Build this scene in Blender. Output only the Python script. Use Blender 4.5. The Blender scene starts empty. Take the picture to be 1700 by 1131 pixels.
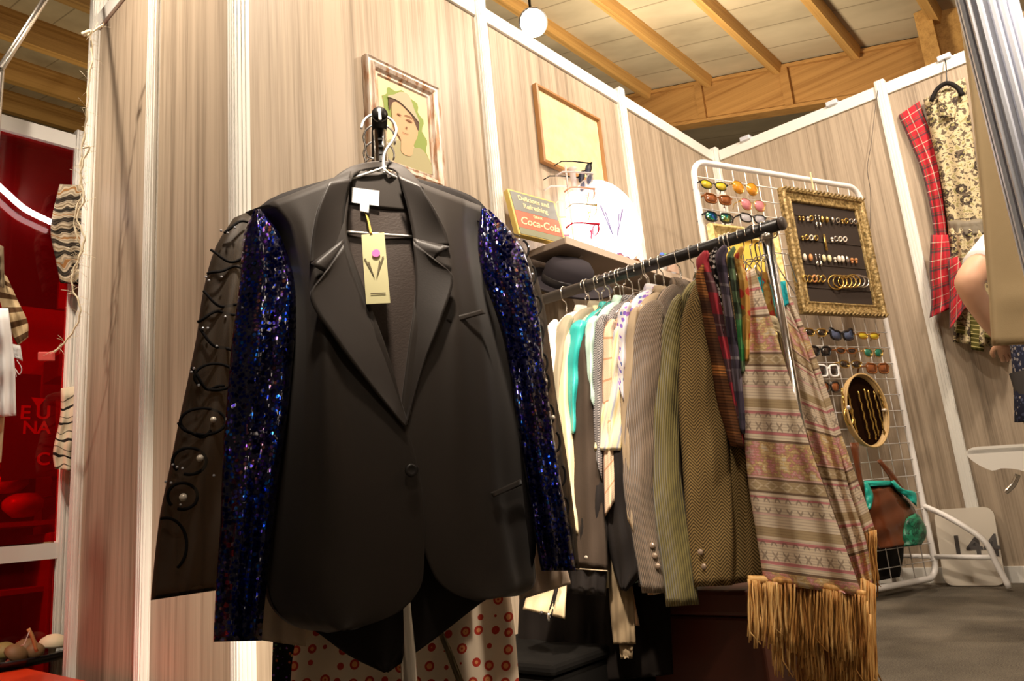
import bpy, math, random
import numpy as np
from mathutils import Vector, Matrix
random.seed(7)
PI = math.pi
sc = bpy.context.scene
C = sc.collection

# ------------------------------------------------------------------ camera
FPX = 1238.0
YAW, PITCH, ROLL = [math.radians(a) for a in (40.757, 12.706, -5.16)]
CH = 0.51
cyw, syw, cp, sp = math.cos(YAW), math.sin(YAW), math.cos(PITCH), math.sin(PITCH)
fwd = np.array([cyw*cp, syw*cp, sp]); r0 = np.array([syw, -cyw, 0.0]); u0 = np.cross(r0, fwd)
cr, sr = math.cos(ROLL), math.sin(ROLL)
RT = cr*r0 + sr*u0; UP = -sr*r0 + cr*u0
CAM = np.array([0, 0, CH])
cd = bpy.data.cameras.new('camera'); cam = bpy.data.objects.new('camera', cd); C.objects.link(cam)
cd.sensor_width = 36.0; cd.lens = FPX/1700*36.0; cd.clip_start = 0.02; cd.clip_end = 100
m = Matrix.Identity(4)
for i in range(3):
    m[i][0] = RT[i]; m[i][1] = UP[i]; m[i][2] = -fwd[i]; m[i][3] = CAM[i]
cam.matrix_world = m
sc.camera = cam

# ------------------------------------------------------------------ light and exposure
sc.view_settings.view_transform = 'Standard'
sc.view_settings.look = 'None'
sc.view_settings.exposure = 0.55
sc.view_settings.gamma = 1.0
w = bpy.data.worlds.new('hall_air'); sc.world = w; w.use_nodes = True
w.node_tree.nodes['Background'].inputs[0].default_value = (1.0, 0.76, 0.5, 1)
w.node_tree.nodes['Background'].inputs[1].default_value = 0.07

def area(name, loc, target, size, power, col, shape='DISK'):
    l = bpy.data.lights.new(name, 'AREA'); l.shape = shape; l.size = size; l.energy = power; l.color = col
    o = bpy.data.objects.new(name, l); C.objects.link(o); o.location = loc
    o.rotation_euler = (Vector(target)-Vector(loc)).to_track_quat('-Z', 'Y').to_euler()
    return o
def spot(name, loc, target, ang, power, col, rad=.06):
    l = bpy.data.lights.new(name, 'SPOT'); l.spot_size = math.radians(ang); l.spot_blend = 1.0; l.energy = power; l.color = col; l.shadow_soft_size = rad
    o = bpy.data.objects.new(name, l); C.objects.link(o); o.location = loc
    o.rotation_euler = (Vector(target)-Vector(loc)).to_track_quat('-Z', 'Y').to_euler()
    return o
WARM = (1.0, 0.84, 0.67)
area('booth_and_key_light', (1.35, 0.75, 2.95), (1.5, 1.73, 1.75), 0.16, 22, WARM)
area('booth_and_key_light', (2.7, 0.65, 2.95), (2.7, 1.73, 1.7), 0.16, 19, WARM)
area('booth_and_key_light', (3.0, -0.2, 2.9), (4.03, 0.4, 1.6), 0.16, 25, WARM)
spot('aisle_and_fill_light', (-0.1, 2.0, 2.9), (0.93, 2.2, 1.9), 84, 130, WARM)
spot('booth_and_key_light', (0.30, 0.36, 2.05), (0.755, 0.915, 1.23), 50, 350, WARM)  # added key spot, unseen, brightens the upper blazer and fades towards its hem
spot('booth_and_key_light', (0.35, -0.85, 1.95), (1.6, 0.62, 0.86), 44, 500, WARM)  # added spot outside the view, brightens the poncho from the camera side
area('aisle_and_fill_light', (1.15, -1.1, 2.5), (1.9, 0.2, 1.2), 0.2, 26, WARM)  # added fill outside the view, brightens the tan cloth
area('aisle_and_fill_light', (-0.3, -0.5, 2.2), (0.8, 0.05, 1.0), 0.2, 6, WARM)  # small added fill, unseen, lights the front of the near post
area('unseen_roof_uplight', (4.7, 2.6, 2.9), (5.3, 2.4, 5.0), 0.6, 62, (1.0, 0.84, 0.58))
area('unseen_roof_uplight', (3.0, 9.0, 3.0), (3.2, 9.6, 6.4), 0.8, 30, (1.0, 0.78, 0.45))  # unseen uplight added to brighten the left part of the roof
spot('neighbour_booth_light', (0.2, 2.3, 2.7), (0.55, 3.2, 1.3), 70, 55, (1.0, 0.82, 0.62))
area('cabinet_fill_light', (0.15, 3.40, 1.28), (0.5, 3.8, 0.75), 0.1, 7, (1.0, 0.8, 0.7))  # added lamp that makes the letters behind the red panel visible

# ------------------------------------------------------------------ rays
def ray(px, py):
    return fwd + (px-850)/FPX*RT - (py-565.5)/FPX*UP
def at_x(px, py, X): d = ray(px, py); return CAM + d*X/d[0]
def at_y(px, py, Y): d = ray(px, py); return CAM + d*Y/d[1]
def at_z(px, py, Z): d = ray(px, py); return CAM + d*(Z-CH)/d[2]
def at_d(px, py, D): return CAM + ray(px, py)*D
class Plane:
    """upright plane through a point, n points to the viewer's side"""
    def __init__(s, p, n):
        s.p = np.array(p, float); n = np.array(n, float); s.n = n/np.linalg.norm(n)
        s.u = np.cross([0, 0, 1.0], s.n); s.u /= np.linalg.norm(s.u)
        if s.u @ RT < 0: s.u = -s.u
        s.v = np.array([0, 0, 1.0])
    def __call__(s, px, py, off=0.0):
        d = ray(px, py); q = s.p + s.n*off
        return CAM + d*((q-CAM) @ s.n)/(d @ s.n)

# ------------------------------------------------------------------ objects
def mk(name, verts, faces, mat, parent=None, uv=None, smooth=True, solid=0, sub=0, bev=0, auto=None):
    verts = np.asarray(verts, float)
    off = np.array(parent_loc(parent)) if parent else (verts.min(0)+verts.max(0))/2
    if not parent: off[2] = verts[:, 2].min()
    me = bpy.data.meshes.new(name)
    me.from_pydata([tuple(v-off) for v in verts], [], [tuple(int(i) for i in f) for f in faces])
    me.validate()
    if uv is not None:
        l = me.uv_layers.new(name='UVMap')
        for lp in me.loops: l.data[lp.index].uv = uv[lp.vertex_index]
    if mat: me.materials.append(mat)
    if smooth:
        for p in me.polygons: p.use_smooth = True
    o = bpy.data.objects.new(name, me); C.objects.link(o)
    if parent:
        o.parent = parent
        pl = np.array(parent_loc(parent)) - (0 if False else 0)
        o.location = (0, 0, 0)
    else:
        o.location = off
    o['_wl'] = [float(x) for x in off]
    if bev:
        b = o.modifiers.new('bevel', 'BEVEL'); b.width = bev; b.segments = 2; b.limit_method = 'ANGLE'
    if solid:
        s = o.modifiers.new('solid', 'SOLIDIFY'); s.thickness = solid; s.offset = 0
    if sub:
        s = o.modifiers.new('sub', 'SUBSURF'); s.levels = sub; s.render_levels = sub
    return o
def parent_loc(p):
    return tuple(p['_wl'])
def tag(o, label, cat, group=None, kind=None):
    o['label'] = label; o['category'] = cat
    if group: o['group'] = group
    if kind: o['kind'] = kind
    return o
def thing(name, loc, label, cat, group=None):
    o = bpy.data.objects.new(name, None); C.objects.link(o); o.location = tuple(loc)
    o.empty_display_size = 0.05
    o['_wl'] = [float(x) for x in loc]
    return tag(o, label, cat, group)
def struct(o): o['kind'] = 'structure'; return o

# ------------------------------------------------------------------ mesh makers, return verts, faces(, uv)
def box(lo, hi):
    x0, y0, z0 = lo; x1, y1, z1 = hi
    v = [(x0,y0,z0),(x1,y0,z0),(x1,y1,z0),(x0,y1,z0),(x0,y0,z1),(x1,y0,z1),(x1,y1,z1),(x0,y1,z1)]
    return v, [(0,3,2,1),(4,5,6,7),(0,1,5,4),(1,2,6,5),(2,3,7,6),(3,0,4,7)]
def obox(o, u, v, n, su, sv, sn):
    """box centred at o, half sizes su sv sn along u v n"""
    o, u, v, n = [np.array(a, float) for a in (o, u, v, n)]
    vs = [o+u*a*su+v*b*sv+n*c*sn for c in (-1, 1) for b in (-1, 1) for a in (-1, 1)]
    return vs, [(0,2,3,1),(4,5,7,6),(0,1,5,4),(1,3,7,5),(3,2,6,7),(2,0,4,6)]
def join(*parts):
    V, F = [], []
    for p in parts:
        k = len(V); V += [tuple(a) for a in p[0]]; F += [tuple(i+k for i in f) for f in p[1]]
    return V, F
def crom(pts, n, closed=False):
    P = np.array(pts, float)
    if len(P) == 2 and not closed:
        t = np.linspace(0, 1, n)[:, None]; return P[0]*(1-t)+P[1]*t
    if closed:
        P = np.vstack([P, P[:1]])
    d = np.r_[0, np.cumsum(np.linalg.norm(np.diff(P, axis=0), axis=1))]
    ts = np.linspace(0, d[-1], n+1 if closed else n)
    if closed: ts = ts[:-1]
    T = np.zeros_like(P)
    for i in range(len(P)):
        a = i-1 if i > 0 else (len(P)-2 if closed else i); b = i+1 if i < len(P)-1 else (1 if closed else i)
        if closed and i in (0, len(P)-1):
            den = (d[-1]-d[-2])+(d[1]-d[0])
        else: den = d[b]-d[a]
        T[i] = (P[b]-P[a])/max(den, 1e-9)
    out = []
    for t in ts:
        i = min(max(np.searchsorted(d, t)-1, 0), len(P)-2); h = d[i+1]-d[i] or 1e-9; s = (t-d[i])/h
        out.append((2*s**3-3*s*s+1)*P[i]+(s**3-2*s*s+s)*h*T[i]+(-2*s**3+3*s*s)*P[i+1]+(s**3-s*s)*h*T[i+1])
    return np.array(out)
def tube(pts, r, seg=8, closed=False, cap=True):
    P = np.array(pts, float); n = len(P); V = []; F = []
    rr = r if hasattr(r, '__len__') else [r]*n
    prev = None
    for i in range(n):
        if closed: t = P[(i+1) % n]-P[i-1]
        else: t = P[min(i+1, n-1)]-P[max(i-1, 0)]
        t = t/(np.linalg.norm(t) or 1)
        if prev is None:
            a = np.array([0, 0, 1.0]) if abs(t[2]) < .9 else np.array([1.0, 0, 0])
            prev = np.cross(t, a)
        prev = prev-t*(prev@t); prev /= (np.linalg.norm(prev) or 1); b = np.cross(t, prev)
        for k in range(seg):
            a = 2*PI*k/seg; V.append(P[i]+rr[i]*(math.cos(a)*prev+math.sin(a)*b))
    m = n if closed else n-1
    for i in range(m):
        j = (i+1) % n
        for k in range(seg):
            l = (k+1) % seg; F.append((i*seg+k, i*seg+l, j*seg+l, j*seg+k))
    if cap and not closed:
        F.append(tuple(range(seg))[::-1]); F.append(tuple((n-1)*seg+k for k in range(seg)))
    return V, F
def ball(c, r, seg=10, rings=6, sc3=(1, 1, 1)):
    V = [(c[0], c[1], c[2]+r*sc3[2])]; F = []
    for i in range(1, rings):
        a = PI*i/rings
        for k in range(seg):
            b = 2*PI*k/seg
            V.append((c[0]+r*sc3[0]*math.sin(a)*math.cos(b), c[1]+r*sc3[1]*math.sin(a)*math.sin(b), c[2]+r*sc3[2]*math.cos(a)))
    V.append((c[0], c[1], c[2]-r*sc3[2])); L = len(V)-1
    for k in range(seg):
        l = (k+1) % seg; F.append((0, 1+k, 1+l)); F.append((L, 1+(rings-2)*seg+l, 1+(rings-2)*seg+k))
        for i in range(rings-2): F.append((1+i*seg+k, 1+(i+1)*seg+k, 1+(i+1)*seg+l, 1+i*seg+l))
    return V, F
def lathe(c, prof, seg=24, ax=None):
    """prof: (radius, height); ax: (u,v,n) frame, default upright"""
    u, v, n = ax if ax else ((1,0,0),(0,1,0),(0,0,1))
    u, v, n, c = [np.array(a, float) for a in (u, v, n, c)]
    V = []; F = []
    for r, h in prof:
        for k in range(seg):
            a = 2*PI*k/seg; V.append(c+u*r*math.cos(a)+v*r*math.sin(a)+n*h)
    for i in range(len(prof)-1):
        for k in range(seg):
            l = (k+1) % seg; F.append((i*seg+k, i*seg+l, (i+1)*seg+l, (i+1)*seg+k))
    F.append(tuple(range(seg))[::-1]); F.append(tuple((len(prof)-1)*seg+k for k in range(seg)))
    return V, F
def slab(poly, n, th):
    """polygon (3D points in order) thickened along n"""
    n = np.array(n, float); P = [np.array(p, float) for p in poly]; k = len(P)
    V = P + [p-n*th for p in P]
    F = [tuple(range(k)), tuple(range(2*k-1, k-1, -1))]+[(i, (i+1) % k+0, (i+1) % k+k, i+k) for i in range(k)]
    return V, F
def ruled(A, B, fn, nu=24, nv=40, off=None):
    """sheet between pixel curves A and B on plane fn; off(s,t) is the distance towards the viewer"""
    a = crom(A, nv); b = crom(B, nv); V = []; UV = []; F = []
    W = []; 
    for j in range(nv):
        t = j/(nv-1)
        for i in range(nu):
            s = i/(nu-1); p = a[j]*(1-s)+b[j]*s
            V.append(fn(p[0], p[1], off(s, t) if off else 0.0))
    V = np.array(V); G = V.reshape(nv, nu, 3)
    wid = np.linalg.norm(G[:, -1]-G[:, 0], axis=1).mean(); ln = np.r_[0, np.cumsum(np.linalg.norm(np.diff(G[:, nu//2], axis=0), axis=1))]
    for j in range(nv):
        for i in range(nu): UV.append((i/(nu-1)*wid, -ln[j]))
    for j in range(nv-1):
        for i in range(nu-1): F.append((j*nu+i, (j+1)*nu+i, (j+1)*nu+i+1, j*nu+i+1))
    return V, F, UV
def sleeve(A, B, fn, th=0.04, nu=16, nv=36, fold=0.004, nf=3, ph=0.0, wr=0.003, off0=0.0, body3=None):
    """closed hollow cloth form between pixel edges A and B; th = half thickness"""
    a = crom(A, nv) if fn else crom(A, nv); b = crom(B, nv); V = []; UV = []; F = []; ring = 2*nu
    lens = 0.0; prev = None
    mids = []
    for j in range(nv):
        q = (a[j]+b[j])/2
        mids.append(fn(q[0], q[1], off0) if fn else q)
    mids = np.array(mids); ln = np.r_[0, np.cumsum(np.linalg.norm(np.diff(mids, axis=0), axis=1))]
    for j in range(nv):
        t = j/(nv-1)
        tk = th*min(1.0, 0.45+t*6)
        for i in range(ring):
            ang = PI*i/nu
            s = 0.5-0.5*math.cos(ang); h = math.sin(ang)
            f = math.copysign(abs(h)**0.75, h)*tk
            f += (fold*math.sin(s*nf*2*PI+ph+1.6*t) * (0.3+t) + wr*math.sin(t*19+ph*3+s*4))*(1 if h > 0 else -.5)*min(1, abs(h)*1.6)
            p = a[j]*(1-s)+b[j]*s
            V.append(fn(p[0], p[1], off0+f))
            wv = np.linalg.norm(fn(*b[j], off0)-fn(*a[j], off0))
            UV.append((s*wv if i <= nu else (2-s)*wv, -ln[j]))
    for j in range(nv-1):
        for i in range(ring):
            k = (i+1) % ring; F.append((j*ring+i, (j+1)*ring+i, (j+1)*ring+k, j*ring+k))
    F.append(tuple(range(ring))); 
    # hem turned in, open look
    base = (nv-1)*ring; cpt = np.mean(V[base:base+ring], axis=0)+np.array([0, 0, 0.03]); k0 = len(V)
    for i in range(ring): V.append(np.array(V[base+i])*0.85+cpt*0.15); UV.append(UV[base+i])
    for i in range(ring):
        k = (i+1) % ring; F.append((base+i, k0+i, k0+k, base+k))
    F.append(tuple(k0+i for i in range(ring))[::-1])
    return V, F, UV
def put(name, m, mat, parent=None, **k):
    return mk(name, m[0], m[1], mat, parent, uv=(m[2] if len(m) > 2 else None), **k)
def frame_mesh(o, u, v, n, W, H, prof):
    """mitred frame; o = lower-left outer corner; prof = (inset, height) list"""
    o, u, v, n = [np.array(a, float) for a in (o, u, v, n)]
    V = []; F = []; k = len(prof)
    cs = [(0, 0, 1, 1), (W, 0, -1, 1), (W, H, -1, -1), (0, H, 1, -1)]
    for (a, b, sa, sb) in cs:
        for (i, h) in prof: V.append(o+u*(a+sa*i)+v*(b+sb*i)+n*h)
    for c in range(4):
        d = (c+1) % 4
        for i in range(k):
            j = (i+1) % k; F.append((c*k+i, d*k+i, d*k+j, c*k+j))
    return V, F
def text(name, body, size, o, u, v, n, mat, parent, ext=0.0006, align='CENTER', shear=0.0, bold=0.0):
    cu = bpy.data.curves.new(name, 'FONT'); cu.body = body; cu.size = size; cu.align_x = align; cu.align_y = 'CENTER'
    cu.extrude = ext; cu.shear = shear; cu.offset = bold
    ob = bpy.data.objects.new(name, cu); C.objects.link(ob)
    dg = bpy.context.evaluated_depsgraph_get(); me = bpy.data.meshes.new_from_object(ob.evaluated_get(dg))
    V = [np.array(o)+np.array(u)*q.co.x+np.array(v)*q.co.y+np.array(n)*q.co.z for q in me.vertices]
    F = [tuple(p.vertices) for p in me.polygons]
    bpy.data.objects.remove(ob); bpy.data.meshes.remove(me)
    return mk(name, V, F, mat, parent, smooth=False)

# ------------------------------------------------------------------ materials
class NT:
    def __init__(s, name, base=(.5,.5,.5), rough=.8, metal=0.0, spec=0.5, sheen=0.0, coat=0.0, trans=0.0):
        s.mat = bpy.data.materials.new(name); s.mat.use_nodes = True; s.t = s.mat.node_tree
        s.b = s.t.nodes['Principled BSDF']
        s.set(base=base, rough=rough, metal=metal, spec=spec, sheen=sheen, coat=coat, trans=trans)
    def set(s, **k):
        nm = dict(base='Base Color', rough='Roughness', metal='Metallic', spec='Specular IOR Level', sheen='Sheen Weight', coat='Coat Weight', trans='Transmission Weight', emc='Emission Color', ems='Emission Strength', alpha='Alpha')
        for a, v in k.items():
            i = s.b.inputs[nm[a]]
            if hasattr(v, 'is_output') : s.t.links.new(v, i)
            else: i.default_value = (*v, 1) if isinstance(v, tuple) else v
    def node(s, ty, **ins):
        n = s.t.nodes.new(ty)
        for k, v in ins.items():
            key = int(k[1:]) if k[0] == '_' and k[1:].isdigit() else k.replace('_', ' ')
            i = n.inputs[key]
            if hasattr(v, 'is_output'): s.t.links.new(v, i)
            else: i.default_value = v
        return n
    def m(s, op, a, b=0.0, c=0.0):
        n = s.node('ShaderNodeMath', _0=a, _1=b, _2=c); n.operation = op; return n.outputs[0]
    def uv(s, su=1.0, sv=1.0):
        n = s.node('ShaderNodeUVMap'); sx = s.node('ShaderNodeSeparateXYZ', _0=n.outputs[0])
        return (sx.outputs[0] if su == 1 else s.m('MULTIPLY', sx.outputs[0], su)), (sx.outputs[1] if sv == 1 else s.m('MULTIPLY', sx.outputs[1], sv))
    def uvv(s, sx=1.0, sy=1.0):
        n = s.node('ShaderNodeUVMap'); mp = s.node('ShaderNodeMapping', Vector=n.outputs[0], Scale=(sx, sy, 1)); return mp.outputs[0]
    def obj(s, sx=1.0, sy=1.0, sz=1.0):
        n = s.node('ShaderNodeTexCoord'); mp = s.node('ShaderNodeMapping', Vector=n.outputs['Object'], Scale=(sx, sy, sz)); return mp.outputs[0]
    def mix(s, f, a, b):
        n = s.t.nodes.new('ShaderNodeMix'); n.data_type = 'RGBA'
        for i, v in ((0, f), (6, a), (7, b)):
            if hasattr(v, 'is_output'): s.t.links.new(v, n.inputs[i])
            else: n.inputs[i].default_value = (*v, 1) if isinstance(v, tuple) else v
        return n.outputs[2]
    def ramp(s, f, stops, const=False):
        n = s.t.nodes.new('ShaderNodeValToRGB'); cr_ = n.color_ramp
        if const: cr_.interpolation = 'CONSTANT'
        while len(cr_.elements) > 1: cr_.elements.remove(cr_.elements[-1])
        cr_.elements[0].position = stops[0][0]; cr_.elements[0].color = (*stops[0][1], 1)
        for p, c_ in stops[1:]:
            e = cr_.elements.new(p); e.color = (*c_, 1)
        s.t.links.new(f, n.inputs[0]); return n.outputs[0]
    def noise(s, vec, scale=5.0, detail=3.0, rough=.55):
        return s.node('ShaderNodeTexNoise', Vector=vec, Scale=scale, Detail=detail, Roughness=rough).outputs[0]
    def vor(s, vec, scale, feat='F1', rnd=1.0):
        n = s.node('ShaderNodeTexVoronoi', Vector=vec, Scale=scale, Randomness=rnd); n.feature = feat; return n
    def fr(s, a, period): return s.m('FRACT', s.m('DIVIDE', a, period))
    def band(s, a, period, lo, hi):
        """1 where fract(a/period) in [lo,hi]"""
        f = s.fr(a, period); return s.m('MULTIPLY', s.m('GREATER_THAN', f, lo), s.m('LESS_THAN', f, hi))
    def bump(s, h, st=.3, dist=.002):
        n = s.node('ShaderNodeBump', Strength=st, Distance=dist, Height=h); s.t.links.new(n.outputs[0], s.b.inputs['Normal']); return n.outputs[0]
def plain(name, c, rough=.8, metal=0.0, **k): return NT(name, c, rough, metal, **k).mat
def cloth(name, c, c2=None, scale=350, sheen=.0, rough=.9, sp_=.2):
    g = NT(name, c, rough, sheen=sheen, spec=sp_); n = g.noise(g.uvv(1, 1), 14, 4)
    c2 = c2 or tuple(x*.8 for x in c)
    g.set(base=g.mix(n, c2, c)); w_ = g.noise(g.uvv(1, 1), scale, 2); g.bump(w_, .25, .0012); return g.mat
def cord(name, c, period=.0085):
    g = NT(name, c, .85, sheen=.15, spec=.2); u, v = g.uv()
    s_ = g.m('SINE', g.m('MULTIPLY', u, 2*PI/period)); h = g.m('MULTIPLY_ADD', s_, .5, .5)
    n = g.noise(g.uvv(60, 6), 2, 3)
    g.set(base=g.mix(g.m('MULTIPLY', g.m('POWER', h, .6), g.m('ADD', n, .45)), tuple(x*.45 for x in c), tuple(min(1, x*1.25) for x in c)))
    g.bump(h, .8, .0025); return g.mat
def herring(name, c1, c2, wv=.034, st=.007):
    g = NT(name, c1, .9, spec=.2); u, v = g.uv()
    z = g.m('ABSOLUTE', g.m('SUBTRACT', g.fr(u, wv), .5)); z = g.m('MULTIPLY', z, wv)
    k = g.fr(g.m('ADD', v, z), st); f = g.m('GREATER_THAN', k, .5)
    n = g.noise(g.uvv(1, 1), 500, 2)
    g.set(base=g.mix(g.m('MULTIPLY', f, g.m('MULTIPLY_ADD', n, .8, .4)), c1, c2)); g.bump(n, .4, .0015); return g.mat
def plaid(name, base, bands, twill=True):
    """bands: (axis, period, lo, hi, colour, strength)"""
    g = NT(name, base, .88, spec=.2, sheen=.1); u, v = g.uv(); c = base
    for ax, p, lo, hi, col, s_ in bands:
        c = g.mix(g.m('MULTIPLY', g.band(u if ax == 'u' else v, p, lo, hi), s_), c, col)
    if twill:
        k = g.fr(g.m('ADD', u, v), .004); c = g.mix(g.m('MULTIPLY', g.m('GREATER_THAN', k, .5), .18), c, (.02, .02, .02))
    g.set(base=c); g.bump(g.noise(g.uvv(), 400, 2), .25, .001); return g.mat
def stripes(name, base, bands, rough=.85, zig=0.0):
    g = NT(name, base, rough, spec=.2); u, v = g.uv(); c = base
    if zig: v = g.m('ADD', v, g.m('MULTIPLY', g.m('SUBTRACT', g.noise(g.uvv(9, 5), 1.0, 2), .5), zig))
    for ax, p, lo, hi, col, s_ in bands:
        c = g.mix(g.m('MULTIPLY', g.band(u if ax == 'u' else v, p, lo, hi), s_), c, col)
    g.set(base=c); g.bump(g.noise(g.uvv(), 300, 2), .25, .001); return g.mat
def floral(name, base, cols, scale=30, thr=.35, rough=.9):
    g = NT(name, base, rough, spec=.2); nv_ = g.vor(g.uvv(), scale); c = base
    d = nv_.outputs['Distance']; pick = g.ramp(g.node('ShaderNodeSeparateColor', _0=nv_.outputs['Color']).outputs[0], [(i/len(cols), cc) for i, cc in enumerate(cols)], True)
    rg = g.noise(g.uvv(), scale*3, 3)
    m_ = g.m('LESS_THAN', g.m('ADD', d, g.m('MULTIPLY', rg, .35)), thr+.17)
    c = g.mix(m_, base, pick); g.set(base=c); g.bump(rg, .25, .0015); return g.mat
def wood(name, hi, lo, ax='z', rough=.45, k=1.0):
    g = NT(name, hi, rough, spec=.35)
    s_ = {'z': (1, 1, .018), 'x': (.018, 1, 1), 'y': (1, .018, 1)}[ax]
    v1 = g.obj(*[q*34*k for q in s_]); n1 = g.noise(v1, 1.0, 5, .6)
    v2 = g.obj(*[q*180*k for q in s_]); n2 = g.noise(v2, 1.0, 3, .6)
    v3 = g.obj(*[q*8*k for q in s_]); n3 = g.noise(v3, 1.0, 2, .5)
    f = g.m('ADD', g.m('MULTIPLY', n1, .5), g.m('ADD', g.m('MULTIPLY', n2, .3), g.m('MULTIPLY', n3, .25)))
    c = g.ramp(f, [(.40, lo), (.5, tuple((a*.6+b*.4) for a, b in zip(hi, lo))), (.60, hi)])
    g.set(base=c); g.bump(f, .12, .002); return g.mat

M = {}
M['panel'] = wood('grey_oak_laminate', (.47, .375, .275), (.235, .18, .125))
M['alu'] = plain('white_aluminium', (.86, .84, .78), .38, .0, spec=.6)
M['alu2'] = plain('anodised_aluminium', (.80, .83, .92), .3, .25, spec=.8)
M['groove'] = plain('groove_shadow_gap', (.30, .29, .28), .6)
M['chrome'] = plain('chrome', (.88, .86, .83), .14, 1.0)
M['steel'] = plain('brushed_steel', (.62, .58, .52), .3, 1.0)
M['blackm'] = plain('black_coated_steel', (.018, .015, .014), .35)
M['whitem'] = plain('white_powder_coat', (.86, .83, .8), .35)
M['whitep'] = plain('white_plastic', (.9, .88, .82), .4)
g = NT('black_wool_suiting', (.045, .036, .03), .62, spec=.35, sheen=.12)
n = g.noise(g.uvv(1, 1), 6, 3); g.set(base=g.mix(n, (.016, .0105, .0065), (.023, .0152, .0098))); g.bump(g.noise(g.uvv(), 900, 2), .15, .0006); M['suit'] = g.mat
g = NT('black_satin_lapel', (.022, .016, .0125), .48, spec=.5, sheen=.1); g.bump(g.noise(g.uvv(), 500, 2), .1, .0006); M['lapel'] = g.mat
M['lining'] = cloth('dark_lining', (.055, .04, .033), rough=.5, sp_=.4)
M['back'] = cloth('black_back', (.014, .011, .010), rough=.75)
# sequins
g = NT('blue_sequins', (.01, .012, .1), .22, .9)
vn = g.vor(g.uvv(), 215, rnd=.8); cs = g.node('ShaderNodeSeparateColor', _0=vn.outputs['Color'])
rim = g.m('GREATER_THAN', vn.outputs['Distance'], .50)
cl = g.ramp(g.noise(g.uvv(46, 7), 1.0, 3), [(.46, (0, 0, 0)), (.60, (1, 1, 1))]); cp_n = g.ramp(g.noise(g.uvv(38, 6), 1.35, 2), [(.54, (0, 0, 0)), (.62, (1, 1, 1))])
br = g.ramp(cs.outputs[0], [(0, (.004, .02, .38)), (.35, (.01, .08, .85)), (.65, (.02, .24, 1.0)), (.85, (.14, .08, .8))], True)
cpr = g.ramp(cs.outputs[1], [(0, (.10, .03, .35)), (.5, (.75, .30, .18)), (.75, (.30, .14, .65))], True)
colr = g.mix(cl, (.0035, .006, .10), g.mix(cp_n, br, cpr))  # bright and dark patches imitate clustered glints; blue and copper are sequin colours
g.set(base=g.mix(rim, colr, (.002, .002, .02)), metal=g.m('SUBTRACT', 1.0, g.m('MULTIPLY', rim, .8)), rough=.20)
geo = g.node('ShaderNodeNewGeometry')
vm = g.node('ShaderNodeVectorMath', _0=vn.outputs['Color'], _1=(.5, .5, .5)); vm.operation = 'SUBTRACT'
vs = g.node('ShaderNodeVectorMath', _0=vm.outputs[0]); vs.operation = 'SCALE'; vs.inputs['Scale'].default_value = .72
va = g.node('ShaderNodeVectorMath', _0=geo.outputs['Normal'], _1=vs.outputs[0]); va.operation = 'ADD'
vno = g.node('ShaderNodeVectorMath', _0=va.outputs[0]); vno.operation = 'NORMALIZE'
g.t.links.new(vno.outputs[0], g.b.inputs['Normal']); M['sequin'] = g.mat
def sheer(name, c, a):
    g = NT(name, c, .6, spec=.3); mx = g.node('ShaderNodeMixShader', _0=a); tr = g.node('ShaderNodeBsdfTransparent')
    tr.inputs[0].default_value = (.75, .62, .48, 1)
    g.t.links.new(tr.outputs[0], mx.inputs[1]); g.t.links.new(g.b.outputs[0], mx.inputs[2])
    g.t.links.new(mx.outputs[0], g.t.nodes['Material Output'].inputs[0]); return g.mat
M['sheer'] = sheer('sheer_black_organza', (.024, .017, .011), .80)
M['cordb'] = plain('black_cord', (.004, .003, .003), .85, spec=.15)
M['pearl'] = plain('pearl', (.85, .75, .62), .2, .15, coat=.6)
M['bead'] = plain('clear_bead', (.8, .8, .85), .08, .6)
# ring print
g = NT('ring_print_cotton', (.8, .68, .5), .8, spec=.2)
vr = g.vor(g.uvv(), 44, rnd=.35); d = vr.outputs['Distance']
ring = g.m('MULTIPLY', g.m('GREATER_THAN', d, .20), g.m('LESS_THAN', d, .33)); dot = g.m('LESS_THAN', d, .075)
cc = g.mix(g.m('LESS_THAN', d, .33), (.80, .66, .50), (.78, .32, .12)); cc = g.mix(g.m('MAXIMUM', ring, dot), cc, (.50, .04, .02))
g.set(base=cc); M['rings'] = g.mat
M['beige'] = cloth('beige_cotton', (.62, .48, .36))
M['darkfloral'] = floral('dark_ditsy_print', (.012, .01, .012), [(.5, .12, .06), (.2, .08, .4), (.6, .35, .12), (.1, .2, .1)], 160, .3)
M['tagpaper'] = plain('cream_card', (.72, .68, .38), .7)
M['pink'] = plain('pink_sticker', (.85, .2, .62), .6)
M['ink'] = plain('olive_ink', (.16, .13, .06), .6)
M['white'] = plain('white_cloth_label', (.9, .9, .9), .7)
M['goldthread'] = plain('gold_thread', (.62, .42, .08), .4, .3)
# rack garments
M['herr'] = herring('brown_herringbone_tweed', (.055, .035, .012), (.30, .20, .075))
M['olive'] = cord('olive_corduroy', (.165, .135, .045), .0058)
M['taupe'] = cord('taupe_corduroy', (.20, .145, .10), .0045)
M['tan'] = cloth('tan_cotton', (.42, .32, .21))
M['paisley'] = floral('blue_violet_paisley', (.68, .64, .66), [(.22, .12, .5), (.6, .6, .68), (.12, .16, .38), (.35, .16, .55)], 75, .42)
M['shirt'] = stripes('striped_shirting', (.8, .72, .5), [('u', .035, .0, .16, (.35, .4, .55), .8), ('u', .035, .3, .42, (.8, .66, .3), .8), ('u', .035, .6, .68, (.55, .5, .5), .7)])
M['check'] = plaid('peach_windowpane_check', (.75, .56, .38), [('u', .05, 0, .1, (.5, .2, .08), .7), ('v', .05, 0, .1, (.5, .2, .08), .7)])
M['grey_h'] = herring('grey_herringbone', (.07, .065, .07), (.42, .39, .38), .022, .006)
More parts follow.
